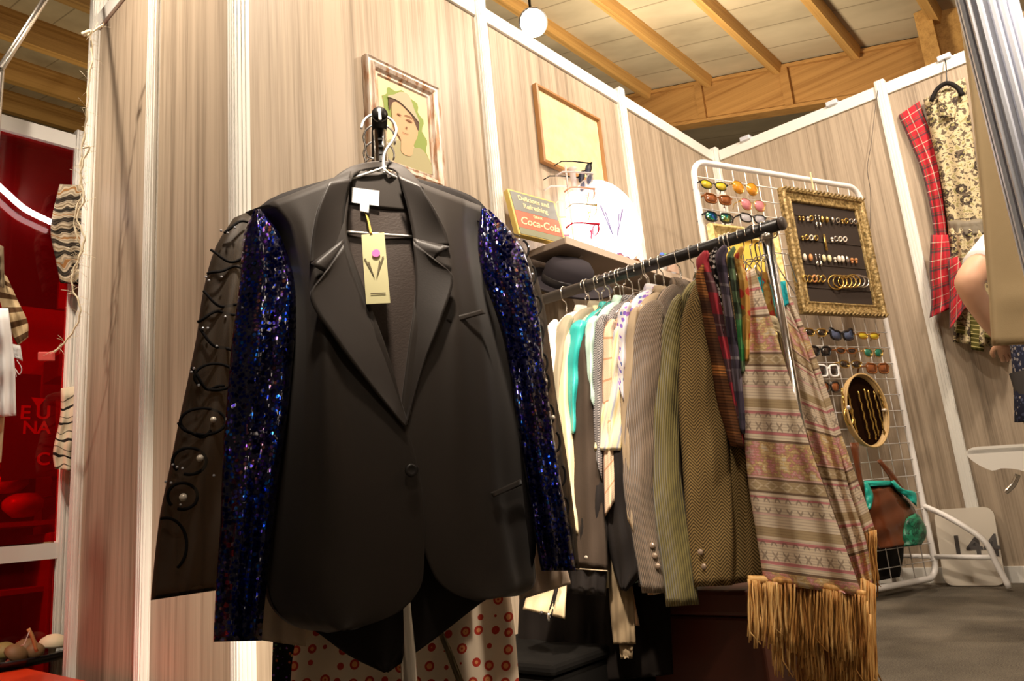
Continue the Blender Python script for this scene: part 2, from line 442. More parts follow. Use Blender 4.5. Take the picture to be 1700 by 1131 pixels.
M['mint'] = cloth('pale_mint_satin', (.55, .75, .65), rough=.45, sp_=.5)
M['darkbr'] = cloth('dark_brown_twill', (.05, .035, .025))
M['teal'] = cloth('teal_satin', (.03, .42, .38), (.015, .25, .24), rough=.35, sp_=.6)
M['cream'] = cloth('cream_cotton', (.72, .6, .38))
M['greyol'] = cloth('grey_olive_suede', (.30, .26, .18))
M['whitish'] = cloth('off_white_cotton', (.8, .7, .62))
g = NT('orange_brown_space_knit', (.3, .12, .03), .95, spec=.1); u, v = g.uv()
k = g.fr(v, .0065); nb = g.noise(g.uvv(3, 14), 1.0, 3)
cc = g.ramp(nb, [(.40, (.045, .02, .012)), (.52, (.14, .055, .02)), (.60, (.50, .20, .055)), (.70, (.20, .07, .02))])
g.set(base=g.mix(g.m('MULTIPLY', g.m('GREATER_THAN', k, .62), .75), cc, (.03, .015, .01))); g.bump(k, .5, .003); M['knit'] = g.mat
M['redcheck'] = plaid('red_buffalo_flannel', (.40, .03, .045), [('v', .10, 0, .5, (.07, .055, .06), .82), ('u', .07, .55, 1, (.09, .06, .06), .55), ('v', .10, .24, .28, (.5, .4, .35), .3)])
M['purplaid'] = plaid('purple_grey_plaid', (.085, .06, .095), [('v', .16, 0, .3, (.30, .25, .29), .75), ('v', .16, .42, .46, (.5, .45, .45), .6), ('v', .16, .62, .72, (.02, .015, .03), .8), ('u', .06, .1, .3, (.03, .025, .04), .6)])
M['greencheck'] = plaid('green_gingham', (.35, .55, .28), [('v', .05, 0, .5, (.015, .02, .015), .75), ('u', .05, 0, .5, (.015, .02, .015), .6), ('v', .25, 0, .35, (.05, .5, .12), .5)])
M['lacebw'] = floral('white_on_black_floral', (.02, .015, .015), [(.8, .75, .7), (.85, .8, .75)], 100, .42)
M['orangefl'] = floral('orange_red_floral', (.62, .33, .08), [(.65, .08, .05), (.75, .5, .15), (.3, .2, .05)], 45, .45)
M['turq'] = cloth('turquoise_jersey', (.03, .50, .58))
M['paleflor'] = floral('pale_cream_floral', (.75, .6, .45), [(.5, .25, .25), (.35, .35, .2), (.7, .5, .3)], 90, .3)
M['peach'] = cord('peach_rib_knit', (.55, .33, .18), .012)
M['btn'] = plain('horn_button', (.30, .22, .16), .25, .3)
M['leathercream'] = cloth('cream_leather', (.72, .58, .36), rough=.4, sp_=.5)
# tapestry poncho
g = NT('tapestry_ribbed_weave', (.7, .55, .4), .9, spec=.15); u, v = g.uv()
P_ = .265
vb = g.fr(v, P_)
wob = g.noise(g.uvv(), 34, 5, .7); wob2 = g.noise(g.uvv(), 60, 3)
cr1 = (.92, .78, .60); pk = (.74, .28, .30); yl = (.90, .68, .32); dk = (.24, .16, .11); ol = (.58, .44, .26); rs = (.88, .60, .53)
base = g.ramp(vb, [(0, cr1), (.03, rs), (.05, cr1), (.16, pk), (.175, cr1), (.20, dk), (.215, ol), (.30, dk), (.315, rs), (.34, yl), (.58, yl), (.60, dk), (.62, cr1), (.66, pk), (.68, cr1), (.82, pk), (.84, cr1), (.87, ol), (.94, cr1)], True)
bl = g.m('MULTIPLY', g.m('GREATER_THAN', vb, .33), g.m('LESS_THAN', vb, .6))
fl = g.ramp(wob, [(.38, cr1), (.44, yl), (.50, (.62, .40, .20)), (.54, pk), (.62, rs), (.66, ol)])
c = g.mix(bl, base, fl)
# little crosses
xa = g.m('ABSOLUTE', g.m('SUBTRACT', g.fr(u, .021), .5)); ya = g.m('ABSOLUTE', g.m('SUBTRACT', g.fr(v, P_/9), .5))
X_ = g.m('MULTIPLY', g.m('LESS_THAN', g.m('ABSOLUTE', g.m('SUBTRACT', xa, ya)), .10), g.m('MULTIPLY', g.m('LESS_THAN', xa, .27), g.m('LESS_THAN', ya, .36)))
inb = g.m('MAXIMUM', g.m('MULTIPLY', g.m('GREATER_THAN', vb, .05), g.m('LESS_THAN', vb, .17)), g.m('MULTIPLY', g.m('GREATER_THAN', vb, .68), g.m('LESS_THAN', vb, .83)))
c = g.mix(g.m('MULTIPLY', g.m('MULTIPLY', X_, inb), .62), c, dk)
# diamonds
dm = g.m('ADD', g.m('ABSOLUTE', g.m('SUBTRACT', g.fr(u, .03), .5)), g.m('MULTIPLY', g.m('ABSOLUTE', g.m('SUBTRACT', vb, .26)), 11))
dmm = g.m('MULTIPLY', g.m('LESS_THAN', g.m('ABSOLUTE', g.m('SUBTRACT', dm, .38)), .09), g.m('LESS_THAN', g.m('ABSOLUTE', g.m('SUBTRACT', vb, .26)), .045))
c = g.mix(dmm, c, (.75, .62, .42))
ribs = g.fr(v, .0058)
lines = g.m('MULTIPLY', g.m('GREATER_THAN', ribs, .60), g.m('MULTIPLY_ADD', wob2, .9, .12))
c = g.mix(g.m('MULTIPLY', lines, .55), c, (.36, .23, .15))
g.set(base=c); g.bump(ribs, .5, .003); M['poncho'] = g.mat
g = NT('golden_fringe', (.56, .33, .11), .55, spec=.4); nn = g.noise(g.obj(60, 60, 4), 1, 2); g.set(base=g.ramp(nn, [(.35, (.30, .12, .025)), (.5, (.60, .31, .085)), (.65, (.82, .52, .20))])); M['fringe'] = g.mat

# ------------------------------------------------------------------ THE ROOM
WY, WX, WCX, WH = 1.736, 4.03, 0.935, 2.5
# carpet
g = NT('dark_grey_carpet', (.06, .055, .045), .95, spec=.1)
n1 = g.noise(g.obj(), 260, 3); n2 = g.noise(g.obj(), 5, 3)
g.set(base=g.ramp(g.m('ADD', g.m('MULTIPLY', n1, .6), g.m('MULTIPLY', n2, .4)), [(.35, (.06, .052, .042)), (.65, (.20, .17, .13))])); g.bump(n1, .7, .004)
struct(put('floor', box((-3, -4, -.05), (9, 16, 0)), g.mat, smooth=False))
def wall_seg(name, lo, hi): return struct(put(name, box(lo, hi), M['panel'], smooth=False))
wall_seg('wall_back', (WCX, WY, .02), (4.03, WY+.02, WH-.02))
wall_seg('wall_right', (WX, -1.3, .02), (WX+.02, WY, WH-.02))
wall_seg('wall_left', (WCX, WY+.02, .02), (WCX+.02, 2.79, WH-.02))
tn = [0]
def trim(m, mat, **k):
    tn[0] += 1; o = put('trim_%d' % tn[0], m, mat, **k); return struct(o)
def post(x, y, z1=WH+.02, r=.022, ax='x', mat='alu', z0=0):
    parts = [box((x-r, y-r, z0), (x+r, y+r, z1))]
    # ribs of the octagonal profile
    for s_ in (-.55, 0, .55):
        parts.append(box((x+s_*r-.0035, y-r-.0035, z0), (x+s_*r+.0035, y+r+.0035, z1-.002)))
        parts.append(box((x-r-.0035, y+s_*r-.0035, z0), (x+r+.0035, y+s_*r+.0035, z1-.002)))
    trim(join(*parts), M[mat], smooth=False)
for x in (1.985, 3.0): post(x, WY-.004)
post(WX-.012, WY-.012)
post(WCX+.019, WY+.004, r=.021)
post(WCX, 2.230); post(WCX, 2.764, z1=2.75)
for y in (.775, -.22): post(WX-.004, y)
# rails
for x0, x1 in ((WCX+.03, 1.96), (2.01, 2.975), (3.025, 4.0)):
    trim(box((x0, WY-.012, WH-.065), (x1, WY+.03, WH)), M['alu'], smooth=False, bev=.003)
    trim(box((x0, WY-.010, 0), (x1, WY+.03, .07)), M['alu'], smooth=False)
for y0, y1 in ((.80, WY-.04), (-.19, .75), (-1.3, -.245)):
    trim(box((WX-.012, y0, WH-.065), (WX+.03, y1, WH)), M['alu'], smooth=False, bev=.003)
    trim(box((WX-.012, y0, 0), (WX+.03, y1, .07)), M['alu'], smooth=False)
for y0, y1 in ((WY+.03, 2.185), (2.235, 2.775)):
    trim(box((WCX-.012, y0, WH-.065), (WCX+.03, y1, WH)), M['alu'], smooth=False, bev=.003)
    trim(box((WCX-.012, y0, 0), (WCX+.03, y1, .06)), M['alu'], smooth=False)
# clips on the right wall's rail
for i, y in enumerate((1.52, 1.02, .47)):
    tag(put('rail_clip', box((WX-.03, y-.03, WH-.01), (WX+.02, y+.03, WH+.015)), M['alu2'], smooth=False, bev=.003), ['small metal clip on the right wall rail nearest the corner', 'small metal clip on the right wall rail left of the post', 'small metal clip on the right wall rail beside the aluminium post'][i], 'clip', 'clips on the wall rail')
# cable
P = [at_x(px, py, WX-.03) for px, py in ((1457, 150), (1452, 190), (1446, 240), (1440, 280), (1445, 320), (1444, 380))]
tag(put('thin_cable', tube(crom(P, 30), .0016, 5), plain('dark_cable', (.10, .08, .06), .5)), 'thin dark cable hanging down the right wall from its rail', 'cable')

# roof of the hall
RS, RZ = .276, 3.996
def rz(y): return RZ+RS*y
g = NT('lime_washed_roof_boards', (.52, .42, .29), .85, spec=.2)
tc = g.node('ShaderNodeTexCoord'); sx = g.node('ShaderNodeSeparateXYZ', _0=tc.outputs['Object'])
k = g.fr(sx.outputs[0], .42); ln_ = g.m('LESS_THAN', k, .035)
nn = g.noise(g.obj(.8, .3, 1), 2, 4); bd = g.ramp(nn, [(.3, (.36, .29, .20)), (.7, (.60, .50, .36))])
g.set(base=g.mix(g.m('MULTIPLY', ln_, .6), bd, (.16, .12, .07)))
V = [(-3, -4, rz(-4)), (9.5, -4, rz(-4)), (9.5, 16, rz(16)), (-3, 16, rz(16))]
struct(put('ceiling', slab(V, (0, 0, -1), .05), g.mat, smooth=False))
M['beam'] = wood('pine_rafter', (.62, .36, .12), (.36, .18, .05), 'x', .6, .5)
M['beamb'] = wood('pine_plank', (.50, .27, .09), (.30, .14, .04), 'y', .6, .5)
ys = [3.64-.72*i for i in range(-2, 9)]+[7.0, 8.7, 10.4, 12.1, 13.9]
for y in ys:
    z = rz(y)-.002
    w_ = .035 if y < 5.5 else .10
    hgt = .11 if y < 5.5 else .30
    q = join(obox((2.1+.0, y, z-hgt/2), (1, 0, 0), (0, 1, RS), (0, -RS, 1), 4.86, w_, hgt/2))
    trim(q, M['beam'], smooth=False)
# great beam across, parallel with the right wall
def slantbox(x0, x1, y0, y1, top, h): # top(y)
    V = [(x, y, top(y)-dz) for x in (x0, x1) for y in (y0, y1) for dz in (0, h)]
    return V, [(0, 1, 3, 2), (4, 6, 7, 5), (0, 4, 5, 1), (2, 3, 7, 6), (0, 2, 6, 4), (1, 5, 7, 3)]
trim(slantbox(7.0, 7.12, -3, 6.5, lambda y: rz(y)-.02, .48), M['beamb'], smooth=False)
trim(slantbox(6.96, 7.0, -3, 6.5, lambda y: rz(y)-.02, .035), M['beamb'], smooth=False)
trim(slantbox(6.96, 7.0, -3, 6.5, lambda y: rz(y)-.465, .035), M['beamb'], smooth=False)
for y in (2.15, 3.05, .95):
    trim(slantbox(6.955, 7.0, y-.04, y+.04, lambda q: rz(q)-.05, .42), M['beamb'], smooth=False)
trim(box((6.6, .60, 3.0), (6.75, .78, rz(.7))), M['beam'], smooth=False)
trim(box((6.5, .78, 3.2), (6.6, .90, rz(.8))), M['beam'], smooth=False)
# lower diagonal struts seen under the great beam
for a, b in (((7.3, 3.6, 3.55), (7.3, 1.9, 4.0)), ((7.5, 2.3, 3.4), (7.5, 3.3, 4.0)), ((7.4, 2.9, 3.4), (7.4, 2.0, 4.05))):
    trim(tube([a, b], .05, 4), M['beam'], smooth=False)
# trusses on the left
for x in (1.2, 3.2):
    trim(tube([(x, 8.2, 5.2), (x, 9.6, rz(9.6)-.2)], .07, 4), M['beam'], smooth=False)
    trim(tube([(x+.4, 10.2, rz(10.2)-.3), (x+.4, 8.0, 5.8)], .07, 4), M['beam'], smooth=False)
struct(put('wall_far', box((9.3, -4, 0), (9.4, 16, 6.9)), plain('hall_wall_paint', (.32, .26, .18), .9), smooth=False))
struct(put('wall_end', box((-3, 15.8, 0), (9.4, 15.9, 9)), plain('hall_gable_paint', (.16, .11, .06), .9), smooth=False))

# ceiling spotlight
c = at_d(885, 37, 5.0)+0
c = np.array([4.62, 3.4, rz(3.4)-.28]); d_ = ray(885, 37); c = CAM+d_*6.1
emw = NT('lamp_glow', (1, 1, 1), .5); emw.set(emc=(1.0, .90, .66), ems=38.0)
t = thing('ceiling_spotlight', c, 'bright round white spotlight glowing under the hall roof', 'lamp')
ax_n = np.array([-.62, -.60, -.5]); ax_n /= np.linalg.norm(ax_n); ax_u = np.cross(ax_n, [0, 0, 1.0]); ax_u /= np.linalg.norm(ax_u); ax_v = np.cross(ax_n, ax_u)
put('lamp_housing', lathe(c-ax_n*.14, [(.04, -.02), (.09, 0), (.115, .10), (.12, .14)], 24, (ax_u, ax_v, ax_n)), M['alu2'], t)
put('lamp_face', lathe(c+ax_n*.003, [(.105, 0), (.104, .006), (.06, .008)], 24, (ax_u, ax_v, ax_n)), emw.mat, t)
put('lamp_bracket', tube([c-ax_n*.1, c-ax_n*.1+np.array([0, 0, rz(c[1])-c[2]])], .012, 6), M['blackm'], t)

# ------------------------------------------------------------------ PICTURES ON THE BACK WALL
def hang_frame(name, label, cat, o, W, H, prof, fm, cm, n=(0, -1, 0), u=(1, 0, 0), v=(0, 0, 1), inset=.03):
    t = thing(name, o, label, cat)
    put('frame', frame_mesh(o, u, v, n, W, H, prof), fm, t, smooth=False, bev=.001)
    return t
g = NT('worn_silver_moulding', (.62, .47, .36), .42, .25); nn = g.noise(g.obj(50, 50, 8), 1, 4); g.set(base=g.ramp(nn, [(.38, (.40, .20, .10)), (.48, (.60, .47, .37)), (.7, (.78, .70, .62))])); M['silverframe'] = g.mat
o = np.array([1.385, WY-.002, 1.60])
W_, H_ = .325, .405
t = hang_frame('framed_portrait', 'small framed portrait of a man in a field cap hanging behind the blazer', 'picture', o, W_, H_,
   [(0, 0), (0, .022), (.004, .028), (.010, .022), (.018, .022), (.022, .030), (.034, .024), (.042, .014), (.05, .016), (.056, .008), (.056, 0)], M['silverframe'], None)
put('canvas', box((o[0]+.05, WY-.012, o[2]+.05), (o[0]+W_-.05, WY-.006, o[2]+H_-.05)), plain('cream_paper', (.80, .60, .37), .8), t, smooth=False)
def flat(name, pts, mat, dep, par):
    P = [(o[0]+a*W_, WY-dep, o[2]+b*H_) for a, b in pts]; return put(name, slab(P, (0, -1, 0), -.0008) if False else slab(P, (0, 1, 0), -.0) , mat, par, smooth=False)
def flat(name, pts, mat, dep, par):
    Q = crom(np.array([(a, b) for a, b in pts]), 48, True)
    P = [(o[0]+a*W_, WY-dep, o[2]+b*H_) for a, b in Q]
    return put(name, slab(P, (0, -1, 0), .0006), mat, par, smooth=False)
flat('painted_leaves', [(.22, .52), (.23, .62), (.21, .70), (.27, .72), (.29, .80), (.40, .79), (.48, .83), (.58, .79), (.70, .76), (.69, .68), (.77, .62), (.73, .52), (.80, .44), (.77, .34), (.84, .22), (.70, .26), (.6, .35), (.4, .5)], plain('leaf_green_paint', (.26, .33, .08), .8), .0135, t)
flat('painted_shirt', [(.2, .14), (.25, .3), (.38, .34), (.55, .32), (.72, .34), (.83, .22), (.84, .14)], plain('khaki_paint', (.42, .37, .20), .8), .0150, t)
flat('painted_face', [(.32, .62), (.36, .70), (.56, .67), (.66, .60), (.66, .46), (.60, .36), (.55, .24), (.42, .24), (.42, .35), (.34, .44)], plain('flesh_paint', (.66, .40, .22), .8), .0165, t)
flat('painted_hair', [(.29, .58), (.29, .70), (.36, .73), (.55, .69), (.68, .62), (.67, .50), (.63, .56), (.58, .62), (.40, .69), (.33, .66)], plain('umber_paint', (.10, .05, .03), .8), .0172, t)
flat('painted_cap', [(.27, .70), (.36, .745), (.46, .80), (.56, .80), (.63, .68), (.69, .58), (.60, .63), (.42, .70)], plain('stone_paint', (.50, .42, .28), .8), .0190, t)
for pts in ([(.50, .555), (.54, .566), (.59, .553), (.545, .548)], [(.48, .59), (.54, .602), (.62, .582), (.54, .594)], [(.38, .575), (.41, .583), (.44, .572), (.405, .568)], [(.44, .425), (.48, .419), (.53, .428), (.48, .423)], [(.49, .478), (.50, .49), (.515, .478), (.50, .47)]):
    flat('painted_feature', pts, plain('sienna_paint', (.26, .12, .06), .8), .0196, t)

g = NT('walnut_moulding', (.34, .16, .05), .45); M['walnut'] = g.mat
o2 = np.array([2.292, WY-.002, 1.90]); W2, H2 = .475, .365
t = hang_frame('framed_print', 'thin wooden frame with a faded yellow print on the back wall', 'picture', o2, W2, H2, [(0, 0), (0, .022), (.012, .024), (.016, .014), (.016, 0)], M['walnut'], None)
g = NT('yellowed_paper', (.78, .64, .34), .75); nn = g.noise(g.obj(), 18, 5); g.set(base=g.ramp(nn, [(.35, (.66, .51, .26)), (.5, (.70, .56, .30)), (.7, (.75, .62, .35))]))
put('print', box((o2[0]+.014, WY-.012, o2[2]+.014), (o2[0]+W2-.014, WY-.006, o2[2]+H2-.014)), g.mat, t, smooth=False)

# ------------------------------------------------------------------ SHELF
SZ = 1.473
M['shelf'] = plain('taupe_shelf_board', (.36, .29, .24), .5)
M['shelfedge'] = plain('light_shelf_edge', (.66, .54, .43), .5)
t = thing('wall_shelf', (2.14, 1.72, SZ-.03), 'long taupe shelf on the back wall carrying the glasses stand', 'shelf')
put('shelf_board', box((2.13, 1.535, SZ-.026), (3.25, 1.722, SZ)), M['shelf'], t, smooth=False, bev=.003)
put('front_edge', box((2.13, 1.528, SZ-.027), (3.25, 1.535, SZ+.001)), M['shelfedge'], t, smooth=False)
for x in (2.3, 3.05):
    put('bracket', slab([(x, 1.72, SZ-.026), (x, 1.58, SZ-.026), (x, 1.72, SZ-.14)], (1, 0, 0), .012), M['shelf'], t, smooth=False)

# advertising tin
o3 = np.array([2.03, 1.60, SZ+.002])
pa = np.array([2.045, 1.690]); pb = np.array([2.30, 1.690])
n3 = np.array([-.12, -.97, .20]); n3 /= np.linalg.norm(n3); u3 = np.cross([0, 0, 1.0], n3); u3 /= np.linalg.norm(u3); u3 = -u3 if u3[0] < 0 else u3; v3 = np.cross(n3, u3); v3 = v3 if v3[2] > 0 else -v3
c3 = np.array([2.115, 1.650, SZ+.108])
t = thing('tin_sign', (2.2, 1.66, SZ), 'old tin drinks sign in yellow, grey and red leaning on the shelf', 'sign')
M['mustard'] = plain('mustard_enamel', (.66, .48, .12), .45)
put('sign_board', obox(c3, u3, v3, n3, .125, .10, .012), M['mustard'], t, smooth=False, bev=.002)
put('upper_band', obox(c3+v3*.050+n3*.0125, u3, v3, n3, .115, .042, .001), plain('grey_blue_enamel', (.19, .19, .17), .45), t, smooth=False)
put('red_band', obox(c3-v3*.030+n3*.0125, u3, v3, n3, .115, .037, .001), plain('red_enamel', (.72, .12, .05), .4), t, smooth=False)
put('lower_band', obox(c3-v3*.082+n3*.0125, u3, v3, n3, .115, .014, .001), plain('green_grey_enamel', (.22, .22, .12), .45), t, smooth=False)
M['creamtext'] = plain('cream_lettering', (.82, .68, .38), .5)
text('slogan_lettering', 'Delicious and', .030, c3+v3*.068+n3*.0140, u3, v3, n3, M['creamtext'], t, bold=.0006)
text('slogan_lettering', 'Refreshing', .030, c3+v3*.035+n3*.0140, u3, v3, n3, M['creamtext'], t, bold=.0006)
text('small_lettering', 'DRINK', .016, c3-v3*.006+n3*.0140, u3, v3, n3, M['creamtext'], t, bold=.0004)
text('script_lettering', 'Coca-Cola', .047, c3-v3*.036+n3*.0140, u3, v3, n3, M['creamtext'], t, shear=.35, bold=.0008)

# round illuminated logo sign: disc standing on the shelf
emd = NT('lit_sign_face', (1, 1, 1), .5); emd.set(emc=(1.0, .965, .93), ems=2.6)
dc = np.array([2.585, 1.640, SZ+.198]); dn = np.array([-.30, -.95, 0]); dn /= np.linalg.norm(dn); du = np.array([-dn[1], dn[0], 0]); dv = np.array([0, 0, 1.0])
t = thing('round_light_sign', (dc[0], dc[1], SZ), 'glowing white round logo sign standing on the shelf', 'sign')
put('lit_disc', lathe(dc, [(.19, -.012), (.197, -.008), (.197, .008), (.19, .012)], 64, (du, dv, dn)), emd.mat, t)
M['violet'] = plain('violet_grey_print', (.26, .22, .42), .6)
def vmark(c, u, v, n, s, mat, par, name='logo_mark'):
    parts = []
    for sg in (-1, 1):
        for (a, b, w0, hh) in ((.42, .50, .055, 1.0), (.26, .40, .045, .80)):
            tip = c+u*sg*.05*s-v*s*.48
            top = c+u*sg*a*s+v*s*(b*hh if hh < 1 else b)
            parts.append(slab([tip+u*sg*.01*s, top+u*w0*s*.5, top-u*w0*s*.9, tip-u*sg*.008*s] if sg > 0 else [tip+u*sg*.01*s, top+u*w0*s*.9, top-u*w0*s*.5, tip-u*sg*.008*s], n, .0006*1))
    return put(name, join(*parts), mat, par, smooth=False)
vmark(dc+dn*.0135+du*.035-dv*.0, du, dv, dn, .15, M['violet'], t)
put('sign_foot', box((dc[0]-.05, dc[1]-.03, SZ+.0005), (dc[0]+.05, dc[1]+.03, SZ+.006)), M['whitep'], t, smooth=False)

# glasses tower with lamp tube
def glasses(o, u, v, n, W=.135, H=.042, shape=2.4, fm=None, lm=None, th=.0022, label='', group=None, templen=.13, tm=None, fold=False, wing=0.0):
    o, u, v, n = [np.array(a, float) for a in (o, u, v, n)]
    t = thing('sunglasses', o-v*H/2, label, 'sunglasses', group)
    ring = []
    for sg in (-1, 1):
        cx_ = o+u*sg*W*.26; loop = []
        for k in range(28):
            a = 2*PI*k/28; ca, sa = math.cos(a), math.sin(a)
            x = math.copysign(abs(ca)**(2/shape), ca)*W*.205; y = math.copysign(abs(sa)**(2/shape), sa)*H*.5
            y += wing*H*max(0, sg*x/(W*.205))*(1 if y > 0 else .2)
            loop.append(cx_+u*x+v*y)
        ring.append(tube(loop, th, 6, True))
        P = [p-n*.0004 for p in loop]
        c0 = np.mean(P, axis=0)+n*.003
        V = P+[c0]; F = [(k, (k+1) % 28, 28) for k in range(28)]
        put('lens', (V, F), lm, t, solid=.0012)
        hx = o+u*sg*W*.49+v*H*.22
        put('temple', tube([hx, hx-n*templen*.5+v*.003, hx-n*templen*.8, hx-n*templen-v*.02], [th*1.2, th, th, th*.9], 6), tm or fm, t)
        put('hinge', obox(hx, u, v, n, .004, .004, .003), tm or fm, t, smooth=False)
    ring.append(tube([o-u*W*.06+v*H*.15, o+v*H*.24, o+u*W*.06+v*H*.15], th, 6))
    put('frame', join(*ring), fm, t)
    return t
def lens(name, c, al=.75, rough=.08):
    g = NT(name, c, rough, spec=.8); mx = g.node('ShaderNodeMixShader', _0=al); tr = g.node('ShaderNodeBsdfTransparent')
    tr.inputs[0].default_value = (*[min(1, x+.15) for x in c], 1)
    g.t.links.new(tr.outputs[0], mx.inputs[1]); g.t.links.new(g.b.outputs[0], mx.inputs[2])
    g.t.links.new(mx.outputs[0], g.t.nodes['Material Output'].inputs[0]); return g.mat
M['lclear'] = lens('clear_lens', (.7, .7, .75), .35)
M['lblue'] = lens('blue_grey_lens', (.12, .15, .25), .7)
M['ldark'] = lens('dark_brown_lens', (.03, .02, .015), .92)
M['lyel'] = lens('yellow_lens', (.6, .45, .03), .85)
M['lamb'] = lens('amber_lens', (.6, .24, .02), .9)
M['lpink'] = lens('pink_lens', (.65, .25, .28), .75)
M['lbr'] = lens('brown_lens', (.28, .09, .03), .85)
M['lgreen'] = lens('green_lens', (.02, .16, .10), .92)
g = NT('mirror_lens', (.1, .4, .4), .12, .9); fc = g.node('ShaderNodeLayerWeight', Blend=.4); g.set(base=g.ramp(g.noise(g.obj(30, 30, 30), 1, 1), [(.35, (.05, .15, .8)), (.5, (.05, .75, .5)), (.65, (.7, .75, .2))])); M['lmirror'] = g.mat
M['red'] = plain('red_acetate', (.62, .015, .05), .2, coat=.4)
M['clearac'] = sheer('clear_acrylic', (.85, .82, .85), .55)
M['peachac'] = plain('peach_acetate', (.78, .38, .25), .3)
M['goldm'] = plain('gold_metal', (.75, .50, .14), .22, .95)
M['tort'] = floral('tortoise_acetate', (.20, .07, .02), [(.05, .02, .01), (.4, .16, .05)], 60, .4, .25)
M['blackac'] = plain('black_acetate', (.012, .011, .012), .2)
sc_ = np.array([2.325, 1.60, SZ])
t = thing('glasses_stand', sc_, 'clear acrylic tower lit from inside holding eyeglasses on the shelf', 'display stand')
emt = NT('lit_tower_core', (1, 1, 1), .5); emt.set(emc=(1, .95, .93), ems=4.5)
put('stand_base', lathe(sc_+np.array([0, 0, .0005]), [(.045, 0), (.05, .004), (.05, .012), (.045, .014)], 28), M['whitep'], t)
put('lit_core', lathe(sc_+np.array([0, 0, .014]), [(.036, 0), (.04, .004), (.04, .225), (.03, .235)], 28), emt.mat, t)
put('tower_rod', tube([sc_+np.array([-.045, 0, .01]), sc_+np.array([-.045, 0, .36])], .004, 8), M['clearac'], t)
put('tower_top', lathe(sc_+np.array([-.0, 0, .25]), [(.02, 0), (.012, .01), (.012, .10), (.02, .11)], 20), M['clearac'], t)
gn = np.array([.86, -.5, 0]); gn /= np.linalg.norm(gn); gu = np.array([.5, .86, 0])*-1; gu /= np.linalg.norm(gu)
for k, (z, fm, lm, lb, tl) in enumerate(((.345, 'blackac', 'lblue', 'thin black eyeglasses topmost on the clear tower', .16), (.30, 'clearac', 'lblue', 'clear framed eyeglasses just under the topmost black pair', .16), (.235, 'peachac', 'lclear', 'peach framed eyeglasses in the middle of the tower', .13), (.165, 'goldm', 'lclear', 'fine metal eyeglasses above the red pair on the tower', .13), (.085, 'red', 'lclear', 'bright red eyeglasses lowest on the clear tower', .14))):
    tl_ = glasses(sc_+gn*.055+np.array([0, 0, z]), gu, np.array([0, 0, 1.0]), gn, W=.135, H=.042, fm=M[fm], lm=M[lm], th=.0025 if fm in ('blackac', 'goldm') else .004, label=lb, group='eyeglasses on the tower', templen=tl)
    tl_['category'] = 'eyeglasses'; tl_.name = 'eyeglasses'
# items at the disc's foot
for k, (px, c_, lb) in enumerate(((1002, 'lpink', 'small purple tinted sunglasses lying by the round lit sign'), (1035, 'lbr', 'brown sunglasses lying near the shelf front edge'))):
    p = at_z(px+4, 412+k*10, SZ+.02)
    tl_ = glasses(np.array([2.60+.13*k, 1.575, SZ+.020]), (1, .1, 0), (0, 0, 1), (.1, -1, 0), W=.12, H=.034, fm=M['tort'] if k else plain('purple_acetate', (.25, .05, .35), .3), lm=M[c_], th=.002, label=lb, templen=.09)
# little gift box figure
c = np.array([2.99, 1.60, SZ])
t = thing('trinket_box', c, 'small clear trinket box with coloured beads and cotton at the shelf end', 'trinket')
put('box_body', obox(c+np.array([.02, 0, .07]), (1, 0, 0), (0, 0, 1), (0, 1, 0), .045, .035, .03), plain('peach_paper', (.85, .62, .50), .6), t, smooth=False, bev=.003)
put('pedestal', lathe(c+np.array([.02, 0, .0005]), [(.04, 0), (.035, .01), (.02, .02), (.035, .034)], 20), M['clearac'], t)
put('cotton_puff', join(ball(c+np.array([-.05, 0, .06]), .035), ball(c+np.array([-.03, -.01, .085]), .028), ball(c+np.array([-.065, 0, .04]), .024)), M['white'], t)
for k, cc in enumerate([(.1, .2, .7), (.1, .6, .2), (.7, .7, .1), (.8, .35, .1)]):
    put('bead', ball(c+np.array([-.03+.026*k, -.005, .116]), .013), plain('bead_colour_%d' % k, cc, .3), t)

# hats under the shelf
M['felt'] = cloth('charcoal_felt', (.045, .038, .045))
def hat(c, R, Hc, mat, label, tilt=(0, 0, 1), crown=.55, name='felt_hat'):
    n = np.array(tilt, float); n /= np.linalg.norm(n); u = np.cross(n, [0, 1.0, 0]); u /= np.linalg.norm(u); v = np.cross(n, u)
    t = thing(name, c, label, 'hat')
    put('brim', lathe(c, [(R*crown, 0), (R*.8, -.006), (R*.97, .004), (R, .014), (R*.97, .012), (R*.8, .002), (R*crown, .006)], 40, (u, v, n)), mat, t)
    put('crown', lathe(c, [(R*crown, 0), (R*crown*1.01, Hc*.3), (R*crown*.96, Hc*.7), (R*crown*.75, Hc*.95), (R*crown*.3, Hc*1.0)], 40, (u, v, n)), mat, t)
    put('hat_band', lathe(c, [(R*crown*1.02, .004), (R*crown*1.03, .006), (R*crown*1.03, .034), (R*crown*1.01, .036)], 40, (u, v, n)), plain('hat_ribbon', (.02, .018, .02), .4), t)
    return t
hat(np.array([2.20, 1.60, 1.315]), .175, .10, M['felt'], 'charcoal felt hat under the shelf behind the chrome hangers', (-.25, -.55, .8))
hat(np.array([2.98, 1.62, 1.30]), .14, .11, cloth('brown_felt', (.06, .045, .04)), 'small dark felt hat under the right end of the shelf', (.1, -.3, .9))

